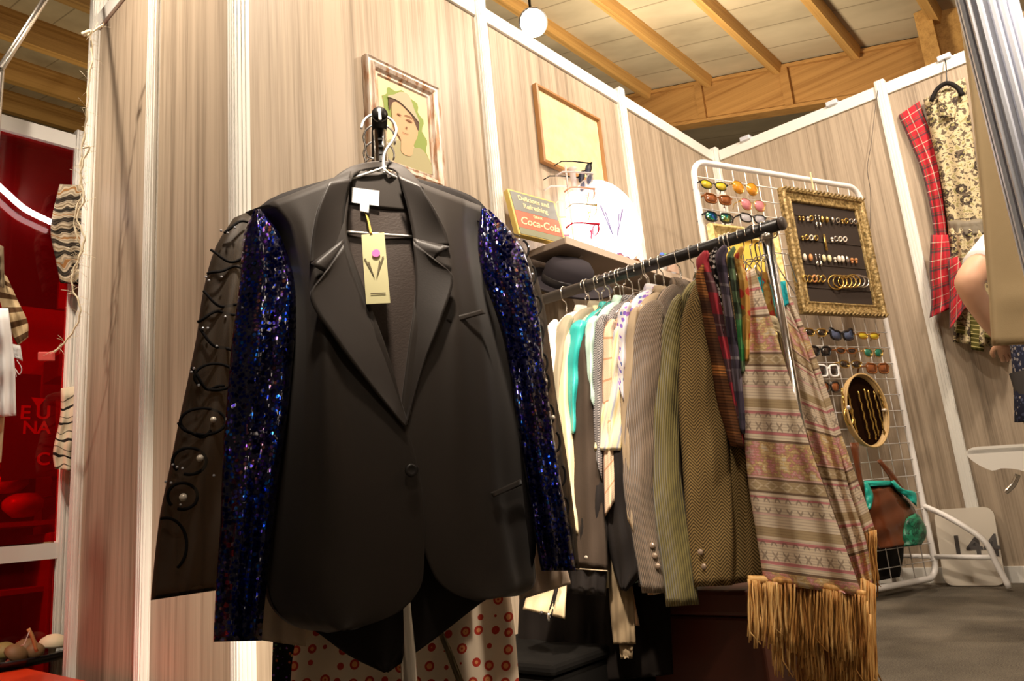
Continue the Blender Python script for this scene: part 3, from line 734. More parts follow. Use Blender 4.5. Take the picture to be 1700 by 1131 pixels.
# ------------------------------------------------------------------ FRONT RACK WITH THE BLAZER
JA = np.array([math.cos(math.radians(-27)), math.sin(math.radians(-27)), 0])
JN = np.array([JA[1], -JA[0], 0]); JN = JN if JN @ fwd < 0 else -JN
JP = None
RZ1 = 1.085
r1 = at_d(630, 203, 1.085); rd = np.array([math.cos(math.radians(52.5)), math.sin(math.radians(52.5)), 0]); rs = np.array([rd[1], -rd[0], 0])
JP = Plane(r1-rd*.018, JN)
zv = np.array([0, 0, 1.0])
t = thing('garment_rack', (r1[0], r1[1], 0), 'black tube garment rack seen end on, carrying the sequin sleeved blazer', 'clothes rack')
put('rail', tube([r1-rd*.020, r1+rd*.86], .0112, 20), M['blackm'], t)
put('end_cap', lathe(r1-rd*.026, [(.0100, 0), (.0115, .003), (.0115, .006)], 24, (rs, zv, rd)), plain('black_plastic_cap', (.006, .005, .005), .25), t)
put('cap_slot', obox(r1-rd*.0265+zv*-.002, rs, zv, rd, .0018, .009, .001), M['whitep'], t, smooth=False)
for k, dd in enumerate((.004, .80)):
    b = r1+rd*dd; P = [b-zv*.012, np.array([b[0], b[1], .02])]
    pp = put('post', tube(P, .010, 12), M['chrome'], t)
    sl = [obox(b-zv*(.03+.011*i)-rd*.0098, rs, zv, rd, .0035, .0016, .0006) for i in range(14)]
    if k == 0: put('adjusting_slot', join(*sl), M['blackm'], pp, smooth=False)
    put('foot', tube([np.array([b[0], b[1], .02])-rs*.2, np.array([b[0], b[1], .02])+rs*.2], .012, 10), M['blackm'], t)

def hanger(top, u, label, group, W=.40, mat='chrome', r=.0016, rail_r=.0135, arms=True, drop=.055, n=None, side=1, bar=True, hR=None):
    """top = rail centre; hook goes over the rail; u = width direction"""
    u = np.array(u, float); top = np.array(top, float); R0_ = rail_r+r+.0005; R = hR or R0_; top = top-zv*(R-R0_)
    t = thing('wire_hanger', top-zv*(drop+R), label, 'hanger', group)
    pts = []
    for k in range(11):
        a = math.radians(-25+k*23); pts.append(top+u*side*R*-math.cos(a)*1.0+zv*R*math.sin(a))
    pts += [top+u*side*R*.75-zv*R*1.3, top-zv*(R+.012), top-zv*(R+drop)]
    put('hook', tube(crom(pts, 34), r, 8), M[mat], t)
    if arms:
        b = top-zv*(R+drop)
        A = [b, b-u*.03-zv*.006, b-u*W*.5-zv*.075]; B = [b, b+u*.03-zv*.006, b+u*W*.5-zv*.075]
        put('shoulder_wire', join(tube(A, r, 6), tube(B, r, 6)), M[mat], t)
        if bar: put('cross_bar', tube([A[-1], A[-1]-zv*.004, B[-1]-zv*.004, B[-1]], r, 6), M[mat], t)
    return t
for k in range(14):
    lb = 'chrome wire hanger in the row right behind the blazer hanger'
    hanger(r1+rd*(.030+.05*k), rs*(1 if k % 2 else 1)+rd*.0, lb, 'hangers behind the blazer', drop=.06, arms=(k % 4 == 0), bar=False, r=.0016, rail_r=.0115, hR=.0235, side=-1)
    hh = None

# sheer black garment behind the blazer
SP = Plane(JP.p-JP.n*.10, JP.n)
t = thing('sheer_jacket', SP(600, 700), 'sheer black organza jacket with looped cord and pearls hanging behind the blazer', 'jacket')
Ls = [(388, 362), (358, 410), (338, 480), (326, 560), (312, 630), (297, 700), (281, 780), (264, 865), (250, 997)]
Lr = [(450, 335), (430, 430), (415, 520), (410, 600), (400, 680), (392, 760), (380, 860), (372, 930), (362, 980)]
put('sleeve', sleeve(Ls, Lr, SP, .035, fold=.006, nf=2), M['sheer'], t)
Rs = [(800, 352), (830, 440), (850, 520), (862, 600), (872, 680), (890, 760), (905, 840), (915, 890), (925, 940)]
Rr = [(838, 372), (880, 430), (902, 500), (914, 580), (924, 660), (938, 740), (948, 810), (955, 870), (962, 945)]
put('sleeve', sleeve(Rs, Rr, SP, .03, fold=.005, nf=2, ph=1), M['sheer'], t)
put('bodice', sleeve([(585, 300), (452, 332), (430, 420), (440, 700), (470, 960)], [(650, 305), (780, 350), (820, 430), (840, 700), (862, 940)], SP, .02, nu=20), M['back'], t)
for (xa, xb, ya, yb, amp, lo_) in [(372, 440, 384, 372, 9, 0), (350, 430, 418, 420, -14, 0), (344, 415, 458, 452, 10, 0), (338, 412, 486, 500, -16, 0), (328, 405, 532, 524, 9, 0), (332, 398, 548, 580, -14, 0), (320, 395, 602, 596, 12, 1), (318, 372, 612, 640, -18, 0), (296, 378, 676, 664, 10, 1), (296, 350, 700, 716, -16, 0), (284, 345, 742, 740, 14, 1), (276, 330, 800, 806, 12, 1), (258, 300, 870, 940, 30, 2)]:
    P = []
    for k in range(30):
        q = k/29; x = xa+(xb-xa)*q; y = ya+(yb-ya)*q-amp*math.sin(PI*q)+3*math.sin(9*q+xa)
        if lo_ == 1:
            th_ = 2*PI*q*.92+2.4; x = (xa+xb)/2+(xb-xa)*.46*math.cos(th_); y = ya+24+22*math.sin(th_)
        if lo_ == 2:
            th_ = -PI*.9*q-1.3; x = 262+34*math.cos(th_+PI)+14; y = 905-50*math.sin(th_+PI)*.9
        P.append(SP(x, y, .038+.003*math.sin(9*q)))
    put('cord_loop', tube(P, .0020, 6), M['cordb'], t)
for (xa, ya, xb, yb) in [(855, 392, 884, 440), (876, 446, 896, 470), (880, 496, 905, 520), (888, 540, 908, 570), (892, 590, 915, 618), (900, 634, 918, 640), (904, 678, 926, 700), (916, 720, 936, 750), (926, 780, 945, 800), (930, 830, 950, 856), (936, 876, 955, 900)]:
    P = []
    for k in range(24):
        q = k/23; th_ = 5.2*q-1.2
        P.append(SP((xa+xb)/2-6+(xb-xa)*.48*math.cos(th_), (ya+yb)/2+18*math.sin(th_)+(ya-yb)*.1*q, .036))
    put('cord_loop', tube(P, .0018, 6), M['cordb'], t)
for (x, y, r) in [(332, 761, .0045), (304, 826, .005), (354, 697, .004), (877, 501, .004), (892, 566, .0035), (905, 633, .004), (918, 693, .0035), (973, 926, .003)]:
    put('pearl', ball(SP(x, y, .045), r), M['pearl'], t)
for (x, y) in [(367, 383), (378, 387), (342, 460), (347, 466), (345, 545), (337, 545), (322, 612), (318, 618), (287, 772), (294, 776), (303, 778), (275, 800), (284, 802), (355, 790), (300, 838), (390, 378), (368, 460), (374, 526), (360, 575), (330, 640), (862, 398), (878, 410), (884, 455), (870, 480), (880, 522), (905, 655), (918, 742)]:
    put('glass_bead', ball(SP(x, y, .042), .0018, 8, 5), M['bead'], t)

# beige garment and printed dress behind
BP = Plane(JP.p-JP.n*.16, JP.n)
t = thing('beige_shirt', BP(660, 900), 'beige cotton shirt whose cuffs show below the sequin sleeves', 'shirt')
put('sleeve', sleeve([(430, 700), (425, 900), (422, 1062)], [(500, 700), (506, 900), (508, 1074)], BP, .02), M['beige'], t)
put('sleeve', sleeve([(845, 800), (858, 900), (862, 997)], [(905, 800), (925, 880), (948, 970)], BP, .02), M['beige'], t)
put('back', sleeve([(560, 320), (470, 600), (500, 950)], [(700, 320), (850, 600), (860, 930)], BP, .015), M['beige'], t)
DP = Plane(JP.p-JP.n*.21, JP.n)
t = thing('ring_print_dress', DP(660, 1000), 'cream dress with red ring print showing under the blazer hem', 'dress')
put('skirt', sleeve([(560, 520), (520, 800), (498, 1020), (485, 1100), (478, 1230)], [(760, 520), (800, 800), (842, 960), (856, 1060), (868, 1230)], DP, .035, nu=40, fold=.012, nf=4), M['rings'], t)
DP2 = Plane(JP.p-JP.n*.28, JP.n)
t = thing('ditsy_print_dress', DP2(480, 1100), 'dark dress with tiny multicoloured print left of the ring print dress', 'dress')
put('skirt', sleeve([(470, 600), (455, 1000), (448, 1240)], [(560, 600), (560, 1000), (560, 1240)], DP2, .02, fold=.006), M['darkfloral'], t)
put('belt', sleeve([(452, 1168), (450, 1210)], [(560, 1168), (560, 1210)], DP2, .024), M['back'], t)

# the blazer
t = thing('blazer', JP(640, 1000), 'black blazer with blue sequin sleeves hanging at the front of the rack', 'blazer')
BL = t
def fl(amp=.0): pass
def left_off(s, tt):
    edge = (1-s)
    o_ = .034*math.sin(min(1, s*1.25)*PI/2)*(.35+.65*min(1, tt*3)) - .055*max(0, .25-s)**1.0*4*.6
    o_ += .006*math.sin(7*s-3.2*tt+.6)*tt*(1-s*.5) + .010*math.exp(-((s-.42)/.10)**2)*math.sin(PI*min(1, tt*1.3)) - .008*math.exp(-((s-.25)/.09)**2)*tt
    return o_+.004
def right_off(s, tt):
    o_ = .034*math.sin(min(1, s*1.25)*PI/2)*(.35+.65*min(1, tt*3)) - .055*max(0, .25-s)*4*.6
    o_ += .005*math.sin(6*s+3*tt)*tt*(1-s*.6) + .008*math.exp(-((s-.5)/.12)**2)*math.sin(PI*min(1, tt*1.2)) - .007*math.exp(-((s-.2)/.08)**2)*tt
    return o_-.003
AL = [(408, 352), (455, 392), (475, 470), (474, 560), (458, 680), (446, 800), (436, 930), (447, 1000), (482, 1036), (541, 1050)]
BLe = [(583, 284), (579, 330), (576, 390), (605, 480), (645, 590), (674, 700), (697, 790), (705, 860), (704, 925), (698, 974), (664, 1015), (592, 1044)]
AR = [(806, 345), (800, 400), (812, 470), (838, 560), (862, 680), (874, 820), (886, 930), (886, 972), (862, 988)]
BR = [(661, 290), (678, 340), (688, 400), (690, 480), (676, 590), (664, 700), (664, 790), (684, 860), (705, 918), (725, 963), (753, 986), (792, 998)]
put('left_front', ruled(AL, BLe, JP, 36, 60, left_off), M['suit'], t, solid=.002)
put('right_front', ruled(AR, BR, JP, 36, 60, right_off), M['suit'], t, solid=.002)
put('back_panel', ruled([(575, 288), (425, 352), (462, 480), (462, 640), (440, 880), (455, 1010), (520, 1045), (580, 1088), (638, 1116)],
    [(672, 290), (806, 345), (812, 480), (850, 620), (876, 800), (884, 940), (800, 1000), (720, 1062), (644, 1116)], JP, 24, 50, lambda s, q: -.009-.02*abs(2*s-1)+.002*math.sin(20*s)*q), M['back'], t, solid=.002)
put('lining', ruled([(584, 292), (568, 340), (560, 420), (580, 560), (640, 700)], [(664, 294), (690, 340), (702, 420), (705, 560), (690, 700)], JP, 16, 30, lambda s, q: -.004+.001*math.sin(q*9+s*6)), M['lining'], t, solid=.001)
put('neck_facing', ruled([(580, 283), (574, 320), (576, 340)], [(666, 288), (680, 325), (682, 352)], JP, 14, 12, lambda s, q: -.003), M['suit'], t, solid=.001)
# collar, lapels
put('collar', ruled([(546, 306), (562, 290), (590, 275), (634, 268), (668, 276), (690, 296), (703, 314)], [(583, 300), (588, 290), (602, 283), (634, 279), (654, 283), (664, 294), (668, 305)], JP, 8, 40, lambda s, q: .014-.028*math.sin(PI*q)*(1)), M['suit'], t, solid=.003)
def lap(s, q): return 0
def lo(base, lift): return lambda s, q: base+lift*s+.0035*math.sin(q*5)*s
put('left_collar_leaf', ruled([(583, 296), (574, 330), (570, 385), (573, 428)], [(546, 303), (527, 350), (518, 395), (514, 440)], JP, 10, 20, lo(.022, .012)), M['lapel'], t, solid=.003)
put('left_lapel', ruled([(570, 405), (584, 450), (612, 520), (645, 600), (676, 704)], [(542, 452), (515, 492), (556, 562), (612, 636), (672, 708)], JP, 14, 34, lo(.036, .012)), M['lapel'], t, solid=.003)
put('left_gorge', ruled([(572, 396), (571, 420), (575, 430)], [(516, 438), (530, 447), (545, 455)], JP, 8, 6, lo(.030, .010)), M['lapel'], t, solid=.002)
put('right_collar_leaf', ruled([(661, 292), (674, 335), (685, 390), (687, 414)], [(698, 308), (722, 348), (741, 388), (746, 408)], JP, 10, 20, lo(.018, .012)), M['lapel'], t, solid=.003)
put('right_lapel', ruled([(686, 400), (690, 470), (686, 560), (678, 640), (672, 706)], [(719, 430), (752, 460), (732, 530), (706, 596), (674, 706)], JP, 14, 34, lo(.028, .012)), M['lapel'], t, solid=.003)
put('right_gorge', ruled([(686, 396), (687, 412), (688, 424)], [(746, 410), (732, 420), (720, 432)], JP, 8, 6, lo(.024, .010)), M['lapel'], t, solid=.002)
bp = JP(683, 781, .050)
put('button', lathe(bp, [(.008, -.002), (.0085, .001), (.006, .003), (.004, .002)], 24, (JP.u, JP.v, JP.n)), M['blackm'], t)
put('breast_pocket', ruled([(741, 530), (748, 537)], [(802, 513), (806, 521)], JP, 10, 4, lambda s, q: .0315-.006*s), M['suit'], t, solid=.001)
put('pocket_welt', ruled([(815, 818), (820, 826)], [(864, 796), (866, 806)], JP, 10, 4, lambda s, q: .023-.034*s), M['suit'], t, solid=.002)
# size label
lab = put('neck_label', slab([JP(584, 311, .001), JP(630, 317, .001), JP(629, 342, .001), JP(584, 336, .001)], JP.n, .0008), M['white'], t, smooth=False)
put('size_tab', slab([JP(598, 337, .002), JP(613, 339, .002), JP(612, 353, .002), JP(598, 350, .002)], JP.n, .0006), M['white'], lab, smooth=False)
# sequin sleeves
SQ = Plane(JP.p, JP.n)
put('sequin_sleeve', sleeve([(422, 348), (404, 392), (398, 470), (386, 560), (377, 660), (370, 760), (365, 880), (358, 980), (354, 1066)],
   [(432, 347), (462, 385), (486, 452), (492, 520), (486, 600), (478, 680), (464, 780), (450, 900), (434, 1064)], SQ, .034, nu=26, nv=60, fold=.007, nf=2, ph=2.0, wr=.003, off0=.006), M['sequin'], t)
put('sequin_sleeve', sleeve([(800, 344), (793, 395), (799, 450), (826, 530), (846, 610), (860, 710), (876, 810), (890, 900), (898, 948)],
   [(812, 348), (848, 384), (874, 430), (894, 520), (904, 610), (916, 700), (930, 790), (944, 870), (956, 948)], SQ, .03, nu=26, nv=60, fold=.006, nf=2, ph=.6, wr=.003, off0=.002), M['sequin'], t)

# its hanger
t = thing('wire_hanger', JP(640, 300), 'white wire hanger holding the sequin sleeved blazer', 'hanger')
hk = crom([JP(x, y, 0.0) for x, y in ((600, 214), (603, 203), (611, 194), (625, 190), (642, 194), (654, 204), (658, 218), (651, 235), (641, 249), (637, 262), (637, 281))], 48)
put('hook', tube(hk, .0019, 8), M['whitem'], t)
put('shoulder_wire', join(tube(crom([JP(641, 277, .002), JP(625, 283, .002), JP(580, 298, -.005), JP(560, 306, -.02)], 14), .0019, 8),
    tube(crom([JP(637, 280, .002), JP(645, 288, .002), JP(660, 296, -.005), JP(690, 315, -.02)], 14), .0019, 8)), M['whitem'], t)
put('cross_bar', tube([JP(571, 385, .0), JP(684, 393, .0)], .0022, 8), M['whitem'], t)
# price tag
t = thing('price_tag', JP(625, 505, .06), 'cream swing tag with a pink dot and logo hanging inside the blazer', 'tag')
tg = put('card', slab([JP(600, 390, .03), JP(638, 386, .03), JP(648, 503, .045), JP(608, 505, .045)], JP.n, .0008), M['tagpaper'], t, smooth=False, solid=0)
a_ = (JP(638, 386, .03)-JP(600, 390, .03)); a_ /= np.linalg.norm(a_); b_ = JP(619, 388, .03)-JP(628, 504, .045); b_ /= np.linalg.norm(b_); n_ = np.cross(a_, b_); n_ = n_ if n_ @ JP.n > 0 else -n_
put('pink_sticker', lathe(JP(624, 421, .036)+n_*.0006, [(.0055, 0), (.0055, .0004)], 28, (a_, b_, n_)), M['pink'], t, smooth=False)
vmark(JP(622, 445, .038)+n_*.001, a_, b_, n_, .030, M['ink'], t)
put('printed_line', slab([JP(615, 487, .0435)+n_*.0008, JP(640, 486, .0435)+n_*.0008, JP(640, 488, .0437)+n_*.0008, JP(615, 489, .0437)+n_*.0008], JP.n, .0002), M['ink'], t, smooth=False)
put('gold_string', join(tube(crom([JP(606, 345, -.015), JP(611, 362, .0), JP(614, 374, .015), JP(617, 388, .031)], 14), .0010, 6), tube(crom([JP(600, 343, -.015), JP(609, 360, .003), JP(615, 388, .031)], 14), .0010, 6), tube(crom([JP(600, 345, -.014), JP(588, 338, -.01), JP(577, 344, -.01), JP(588, 347, -.01), JP(600, 345, -.014)], 16), .0010, 6)), M['goldthread'], t)
# lower strap hanging below the blazer
t = thing('leather_strap', at_d(750, 1090, 1.35), 'thin khaki strap hanging below the blazer across the ring print dress', 'strap')
put('strap_band', sleeve([(722, 1040), (742, 1090), (768, 1160)], [(732, 1040), (752, 1085), (780, 1160)], Plane(JP.p-JP.n*.115, JP.n), .002), plain('khaki_leather', (.22, .17, .09), .5), t)

# ------------------------------------------------------------------ LONG RACK
RX, RH, RY0, RY1 = 1.638, 1.09, .575, 1.56
t = thing('garment_rack', (RX, .59, 0), 'long black rail garment rack with chrome posts crowded with jackets', 'clothes rack')
put('rail', tube([(RX, RY0, RH), (RX, RY1, RH)], .0150, 20), M['blackm'], t)
put('end_cap', lathe((RX, RY0-.012, RH), [(.012, 0), (.016, .004), (.0165, .012)], 24, ((1, 0, 0), (0, 0, 1), (0, 1, 0))), plain('grey_plastic_cap', (.10, .08, .07), .4), t)
for y, nm in ((.61, 1), (1.54, 0)):
    put('post', tube([(RX, y, RH-.016), (RX, y, .02)], .0125, 16), M['chrome'], t)
    if nm:
        put('post_collar', lathe((RX, y, RH-.028), [(.0125, 0), (.015, .002), (.015, .012), (.011, .016)], 20), M['steel'], t)
        put('grub_screw', ball((RX-.013, y-.004, RH-.022), .0028, 8, 5), M['whitep'], t)
    put('foot', tube([(RX-.2, y, .02), (RX+.2, y, .02)], .014, 10), M['blackm'], t)
XS = 1.47
def SX(px, py, off=0.0): return at_x(px, py, XS-off)
def garment(name, label, cat, L, R, mat, th=.03, body=None, bmat=None, fold=.003, nf=2, group=None, sleeve_name='sleeve', hng=True, hy=None, collar=None, ph=0.0, body_hem=None, gap=.0):
    l0 = SX(*L[0]); r_0 = SX(*R[0]); y = hy if hy else (l0[1]+r_0[1])/2; zs = max(l0[2], r_0[2])
    t = thing(name, (RX, y, zs-.6), label, cat, group)
    c0 = ((L[0][0]+R[0][0])/2+5, (L[0][1]+R[0][1])/2); hw = (R[0][0]-L[0][0])/2
    L = [(c0[0]-hw*.12, c0[1]-13), (c0[0]-hw*.75, c0[1]-7)]+[(L[0][0]+.5, L[0][1]+4)]+list(L[1:]); R = [(c0[0]+hw*.45, c0[1]-13), (c0[0]+hw*.85, c0[1]-7)]+[(R[0][0], R[0][1]+4)]+list(R[1:])
    put(sleeve_name, sleeve(L, R, SX, th, fold=fold, nf=nf, ph=ph), mat, t)
    if body is not False:
        hem = body_hem if body_hem else zs-.62
        YP = Plane((RX, y, 0), (0, -1, 0))
        def bf(a, b, off=0): return np.array([a, y-off, b])
        zn = min(RH-.075, zs+.07)
        A = [(RX-.045, zn), (RX-.10, (zn+zs)/2+.01), (XS+.02, zs-.01), (XS+.03, zs-.2), (XS+.035, hem)]
        B = [(RX+.045, zn), (RX+.10, (zn+zs)/2+.01), (RX+.165, zs-.01), (RX+.16, zs-.2), (RX+.165, hem)]
        put('body', sleeve(A, B, bf, .017, nu=14, nv=30, fold=.003), bmat or mat, t)
        put('collar', sleeve([(RX-.05, zn+.015), (RX-.055, zn-.03)], [(RX+.05, zn+.015), (RX+.055, zn-.03)], bf, .02, nu=8, nv=6), collar or bmat or mat, t)
    if hng: hanger((RX, y, RH), (1, 0, 0), 'wire hanger holding the '+' '.join(label.split(' hanging')[0].split(' on the')[0].split()[:12]), 'hangers on the long rail', W=.26, rail_r=.0155, drop=.045, side=(-1 if random.random() < .3 else 1), arms=True, bar=False)
    return t
G = garment
# far end first
G('shirt', 'off white blouse farthest along the long rail, half hidden by sequins', 'shirt', [(905, 545), (898, 640), (905, 760)], [(925, 542), (930, 640), (940, 760)], M['whitish'])
G('jacket', 'grey olive suede jacket second from the far end of the rail', 'jacket', [(925, 540), (915, 590), (917, 700), (935, 830)], [(950, 532), (938, 600), (936, 700), (950, 830)], M['greyol'])
G('jacket', 'cream cotton jacket beside the teal satin blouse', 'jacket', [(938, 552), (925, 620), (930, 740), (948, 880)], [(952, 555), (945, 640), (955, 760), (962, 890)], M['cream'])
G('blouse', 'shiny teal satin blouse on the long rail', 'blouse', [(942, 548), (938, 600), (942, 660), (948, 720)], [(972, 540), (965, 600), (960, 660), (958, 720)], M['teal'])
G('denim_jacket', 'dark brown twill jacket with a wide hem beside teal blouse', 'jacket', [(962, 562), (955, 640), (950, 760), (950, 880), (952, 940)], [(974, 566), (985, 660), (998, 800), (1008, 900), (1010, 948)], M['darkbr'], body_hem=.36)
G('blouse', 'pale mint satin blouse behind the dark brown jacket', 'blouse', [(970, 545), (972, 600), (978, 660)], [(992, 530), (988, 600), (988, 680)], M['mint'])
G('jacket', 'grey herringbone jacket in the middle of the long rail', 'jacket', [(985, 540), (982, 600), (984, 680), (988, 760)], [(1008, 530), (1004, 600), (1002, 690), (1000, 800)], M['grey_h'])
G('shirt', 'peach checked shirt left of the striped short sleeve shirt', 'shirt', [(1000, 545), (998, 610), (1000, 700), (1004, 860)], [(1020, 540), (1022, 620), (1020, 700), (1022, 830)], M['check'])
G('shirt', 'yellow and white striped shirt with a loose short sleeve', 'shirt', [(1018, 545), (1010, 600), (995, 680), (981, 748)], [(1032, 550), (1030, 620), (1033, 690), (1034, 748)], M['shirt'], body_hem=.42)
G('blouse', 'blue and violet paisley blouse right of striped shirt', 'blouse', [(1025, 520), (1024, 580), (1026, 640)], [(1046, 510), (1042, 590), (1040, 680)], M['paisley'])
G('jacket', 'plain tan cotton jacket left of the taupe corduroy', 'jacket', [(1040, 530), (1034, 600), (1030, 700), (1040, 860)], [(1062, 515), (1058, 600), (1052, 720), (1060, 900)], M['tan'])
tp = G('corduroy_jacket', 'taupe fine corduroy jacket with four cuff buttons on the rail', 'jacket', [(1062, 510), (1044, 575), (1036, 680), (1031, 780), (1042, 860), (1066, 985)], [(1100, 512), (1104, 580), (1096, 700), (1088, 800), (1092, 880), (1106, 985)], M['taupe'], th=.04)
for x, y in ((1083, 906), (1087, 923), (1092, 940)): put('cuff_button', ball(SX(x, y, .037), .0068, 12, 8, (.7, 1, 1)), M['btn'], tp)
G('corduroy_jacket', 'olive green wide corduroy jacket with a long hanging sleeve', 'jacket', [(1112, 500), (1092, 570), (1082, 680), (1079, 780), (1086, 860), (1097, 940), (1106, 1008)], [(1132, 502), (1134, 570), (1128, 680), (1130, 780), (1142, 860), (1152, 940), (1161, 1004)], M['olive'], th=.036)
hb = G('tweed_coat', 'brown herringbone tweed coat on the rail left of the poncho', 'coat', [(1148, 478), (1128, 540), (1124, 640), (1132, 760), (1140, 880), (1150, 975)], [(1166, 475), (1186, 560), (1204, 680), (1214, 800), (1218, 900), (1216, 972)], M['herr'], th=.045, fold=.005, body_hem=.42)
put('coat_front', sleeve([(1165, 478), (1190, 620), (1190, 800), (1186, 974)], [(1178, 472), (1226, 640), (1258, 820), (1276, 962)], SX, .03, fold=.006, off0=-.03), M['herr'], hb)
for x, y in ((1163, 917), (1169, 941)): put('cuff_button', ball(SX(x, y, .042), .0065, 12, 8, (.7, 1, 1)), M['btn'], hb)
G('sweater', 'orange and brown flecked knit sweater beside the tweed coat', 'sweater', [(1154, 456), (1164, 530), (1176, 600), (1192, 680), (1212, 740)], [(1168, 446), (1186, 530), (1202, 600), (1222, 680), (1236, 745)], M['knit'], th=.05, body=False)
G('flannel_shirt', 'red and grey buffalo check flannel shirt on the rail', 'shirt', [(1154, 432), (1170, 480), (1188, 560), (1206, 640), (1222, 740)], [(1176, 426), (1192, 480), (1208, 560), (1222, 640), (1236, 740)], M['redcheck'], th=.022, body=False)
G('blouse', 'white on black floral blouse between two plaid shirts', 'blouse', [(1176, 424), (1186, 490), (1197, 560)], [(1188, 422), (1197, 490), (1206, 560)], M['lacebw'], th=.012, body=False)
G('plaid_shirt', 'purple and grey plaid shirt on the rail near the poncho', 'shirt', [(1186, 422), (1196, 480), (1207, 560), (1216, 640), (1224, 720)], [(1206, 418), (1212, 480), (1224, 560), (1234, 640), (1240, 720)], M['purplaid'], th=.022, body=False)
G('gingham_shirt', 'green and black gingham shirt next to the purple plaid one', 'shirt', [(1206, 424), (1214, 480), (1222, 540), (1228, 620)], [(1218, 420), (1226, 480), (1234, 540), (1238, 620)], M['greencheck'], th=.016, body=False)
G('blouse', 'orange and red floral blouse beside the green gingham shirt', 'blouse', [(1218, 424), (1226, 470), (1230, 520), (1234, 600)], [(1232, 420), (1242, 470), (1246, 520), (1244, 600)], M['orangefl'], th=.014, body=False)

# garments hidden within the poncho's neck
PPp = Plane((1.60, .61, .8), (-.78, -.62, 0))
QP = Plane((1.655, .60, .8), (-.78, -.62, 0))
for nm, lb, L, R, mt in (('top', 'turquoise jersey top showing inside the poncho neckline', [(1244, 462), (1252, 500)], [(1270, 458), (1274, 504)], 'turq'), ('top', 'cream and multicolour floral top behind the rack post', [(1262, 452), (1268, 530)], [(1282, 452), (1290, 530)], 'orangefl'), ('scarf', 'turquoise scarf showing right of the chrome rack post', [(1284, 470), (1286, 520)], [(1304, 466), (1310, 505)], 'turq')):
    t = thing(nm, QP(*L[0]), lb, nm)
    put('cloth', sleeve(L, R, QP, .010, nu=8, nv=10, off0=-.02), M[mt], t)
    if nm == 'top': put('strap', tube([QP((L[0][0]+R[0][0])/2, L[0][1], -.02), QP((L[0][0]+R[0][0])/2-2, L[0][1]-25, -.02)], .002, 6), M['cream'], t)

# poncho
t = thing('fringed_poncho', PPp(1330, 900), 'cream and rose tapestry poncho with long golden fringe at the end of the rail', 'poncho')
hl = [(1238, 452), (1232, 500), (1228, 600), (1233, 700), (1242, 800), (1256, 890), (1268, 968)]
hr = [(1252, 444), (1285, 545), (1318, 650), (1346, 745), (1376, 830), (1404, 910), (1432, 990)]
put('front_panel', sleeve(hl, hr, PPp, .022, nu=30, nv=60, fold=.008, nf=2.2, off0=.075, wr=.002), M['poncho'], t)
hl2 = [(1248, 440), (1275, 480), (1310, 560), (1345, 660), (1375, 760), (1405, 860), (1420, 960)]
hr2 = [(1262, 450), (1318, 512), (1350, 590), (1384, 680), (1412, 770), (1436, 830), (1452, 885)]
put('back_panel', sleeve([(1250, 440), (1290, 530), (1318, 640), (1346, 745), (1376, 830), (1404, 910), (1432, 990)], [(1300, 490), (1330, 560), (1358, 640), (1388, 730), (1412, 820), (1438, 900), (1450, 975)], PPp, .020, nu=30, nv=50, fold=.008, nf=2, off0=-.075, ph=2), M['poncho'], t)
put('side_panel', sleeve([(1292, 478), (1320, 560), (1350, 660), (1375, 740), (1398, 810), (1424, 896)], [(1305, 476), (1346, 570), (1380, 668), (1412, 765), (1436, 830), (1453, 880)], PPp, .018, nu=20, nv=50, fold=.006, nf=1.5, off0=-.11, ph=1), M['poncho'], t)
put('collar_band', sleeve([(1262, 520), (1278, 545)], [(1300, 528), (1304, 560)], PPp, .006, nu=8, nv=8, off0=-.03), M['cream'], t)
def fringe(hem, lens_, n, off, seed, name, hem_z0=.012, w0=.0026):
    rnd = random.Random(seed); H = crom(hem, n); V, F = [], []
    for i in range(n):
        x, y = H[i]; ln = lens_*(.8+.35*rnd.random()); dx = rnd.uniform(-4, 6); o_ = off+rnd.uniform(-.012, .012)
        pts = []
        for k in range(6):
            q = k/5; pts.append(PPp(x+dx*q+math.sin(q*6+i)*1.6, y+ln*q, o_+.004*math.sin(q*5+i*1.7)))
        pts = [np.array([p[0], p[1], max(p[2], hem_z0)]) for p in pts]
        if rnd.random() < .04: pts[-1] = pts[-1]+PPp.u*.02
        a, b = tube(pts, [w0*rnd.uniform(.6, 1.1)]*5+[w0*.6], 4)
        k0 = len(V); V += a; F += [tuple(j+k0 for j in f) for f in b]
    o_ = mk(name, V, F, M['fringe'], t); o_['kind'] = 'stuff'; return o_
fringe([(1242, 962), (1280, 966), (1330, 972), (1380, 980), (1436, 990)], 100, 230, .085, 1, 'fringe', w0=.0022)
fringe([(1282, 975), (1330, 985), (1380, 995), (1440, 998)], 130, 170, .06, 2, 'fringe', w0=.0022)
fringe([(1326, 1040), (1360, 1045), (1400, 1040), (1446, 1020)], 150, 150, .02, 3, 'fringe', w0=.0022)
fringe([(1424, 892), (1434, 886), (1453, 880)], 100, 90, -.10, 4, 'fringe', w0=.0022)
fringe([(1430, 960), (1440, 965), (1452, 972)], 180, 110, -.04, 5, 'fringe', w0=.0022)
put('fringe_heading', tube([PPp(x, y, .085) for x, y in crom([(1242, 962), (1280, 963), (1330, 968), (1380, 976), (1436, 988)], 30)], .0075, 8), M['fringe'], t)
hanger((RX, .600, RH), (.62, -.78, 0), 'chrome wire hanger at the end of the long rail holding the fringed poncho', 'hangers on the long rail', W=.08, rail_r=.0155, drop=.045, bar=False)
t_ = hanger((RX, .64, RH), (.8, -.6, 0), 'black coated hanger beside the poncho hanger near the rack post', 'hangers on the long rail', W=.10, rail_r=.0155, drop=.05, mat='blackm', bar=False)
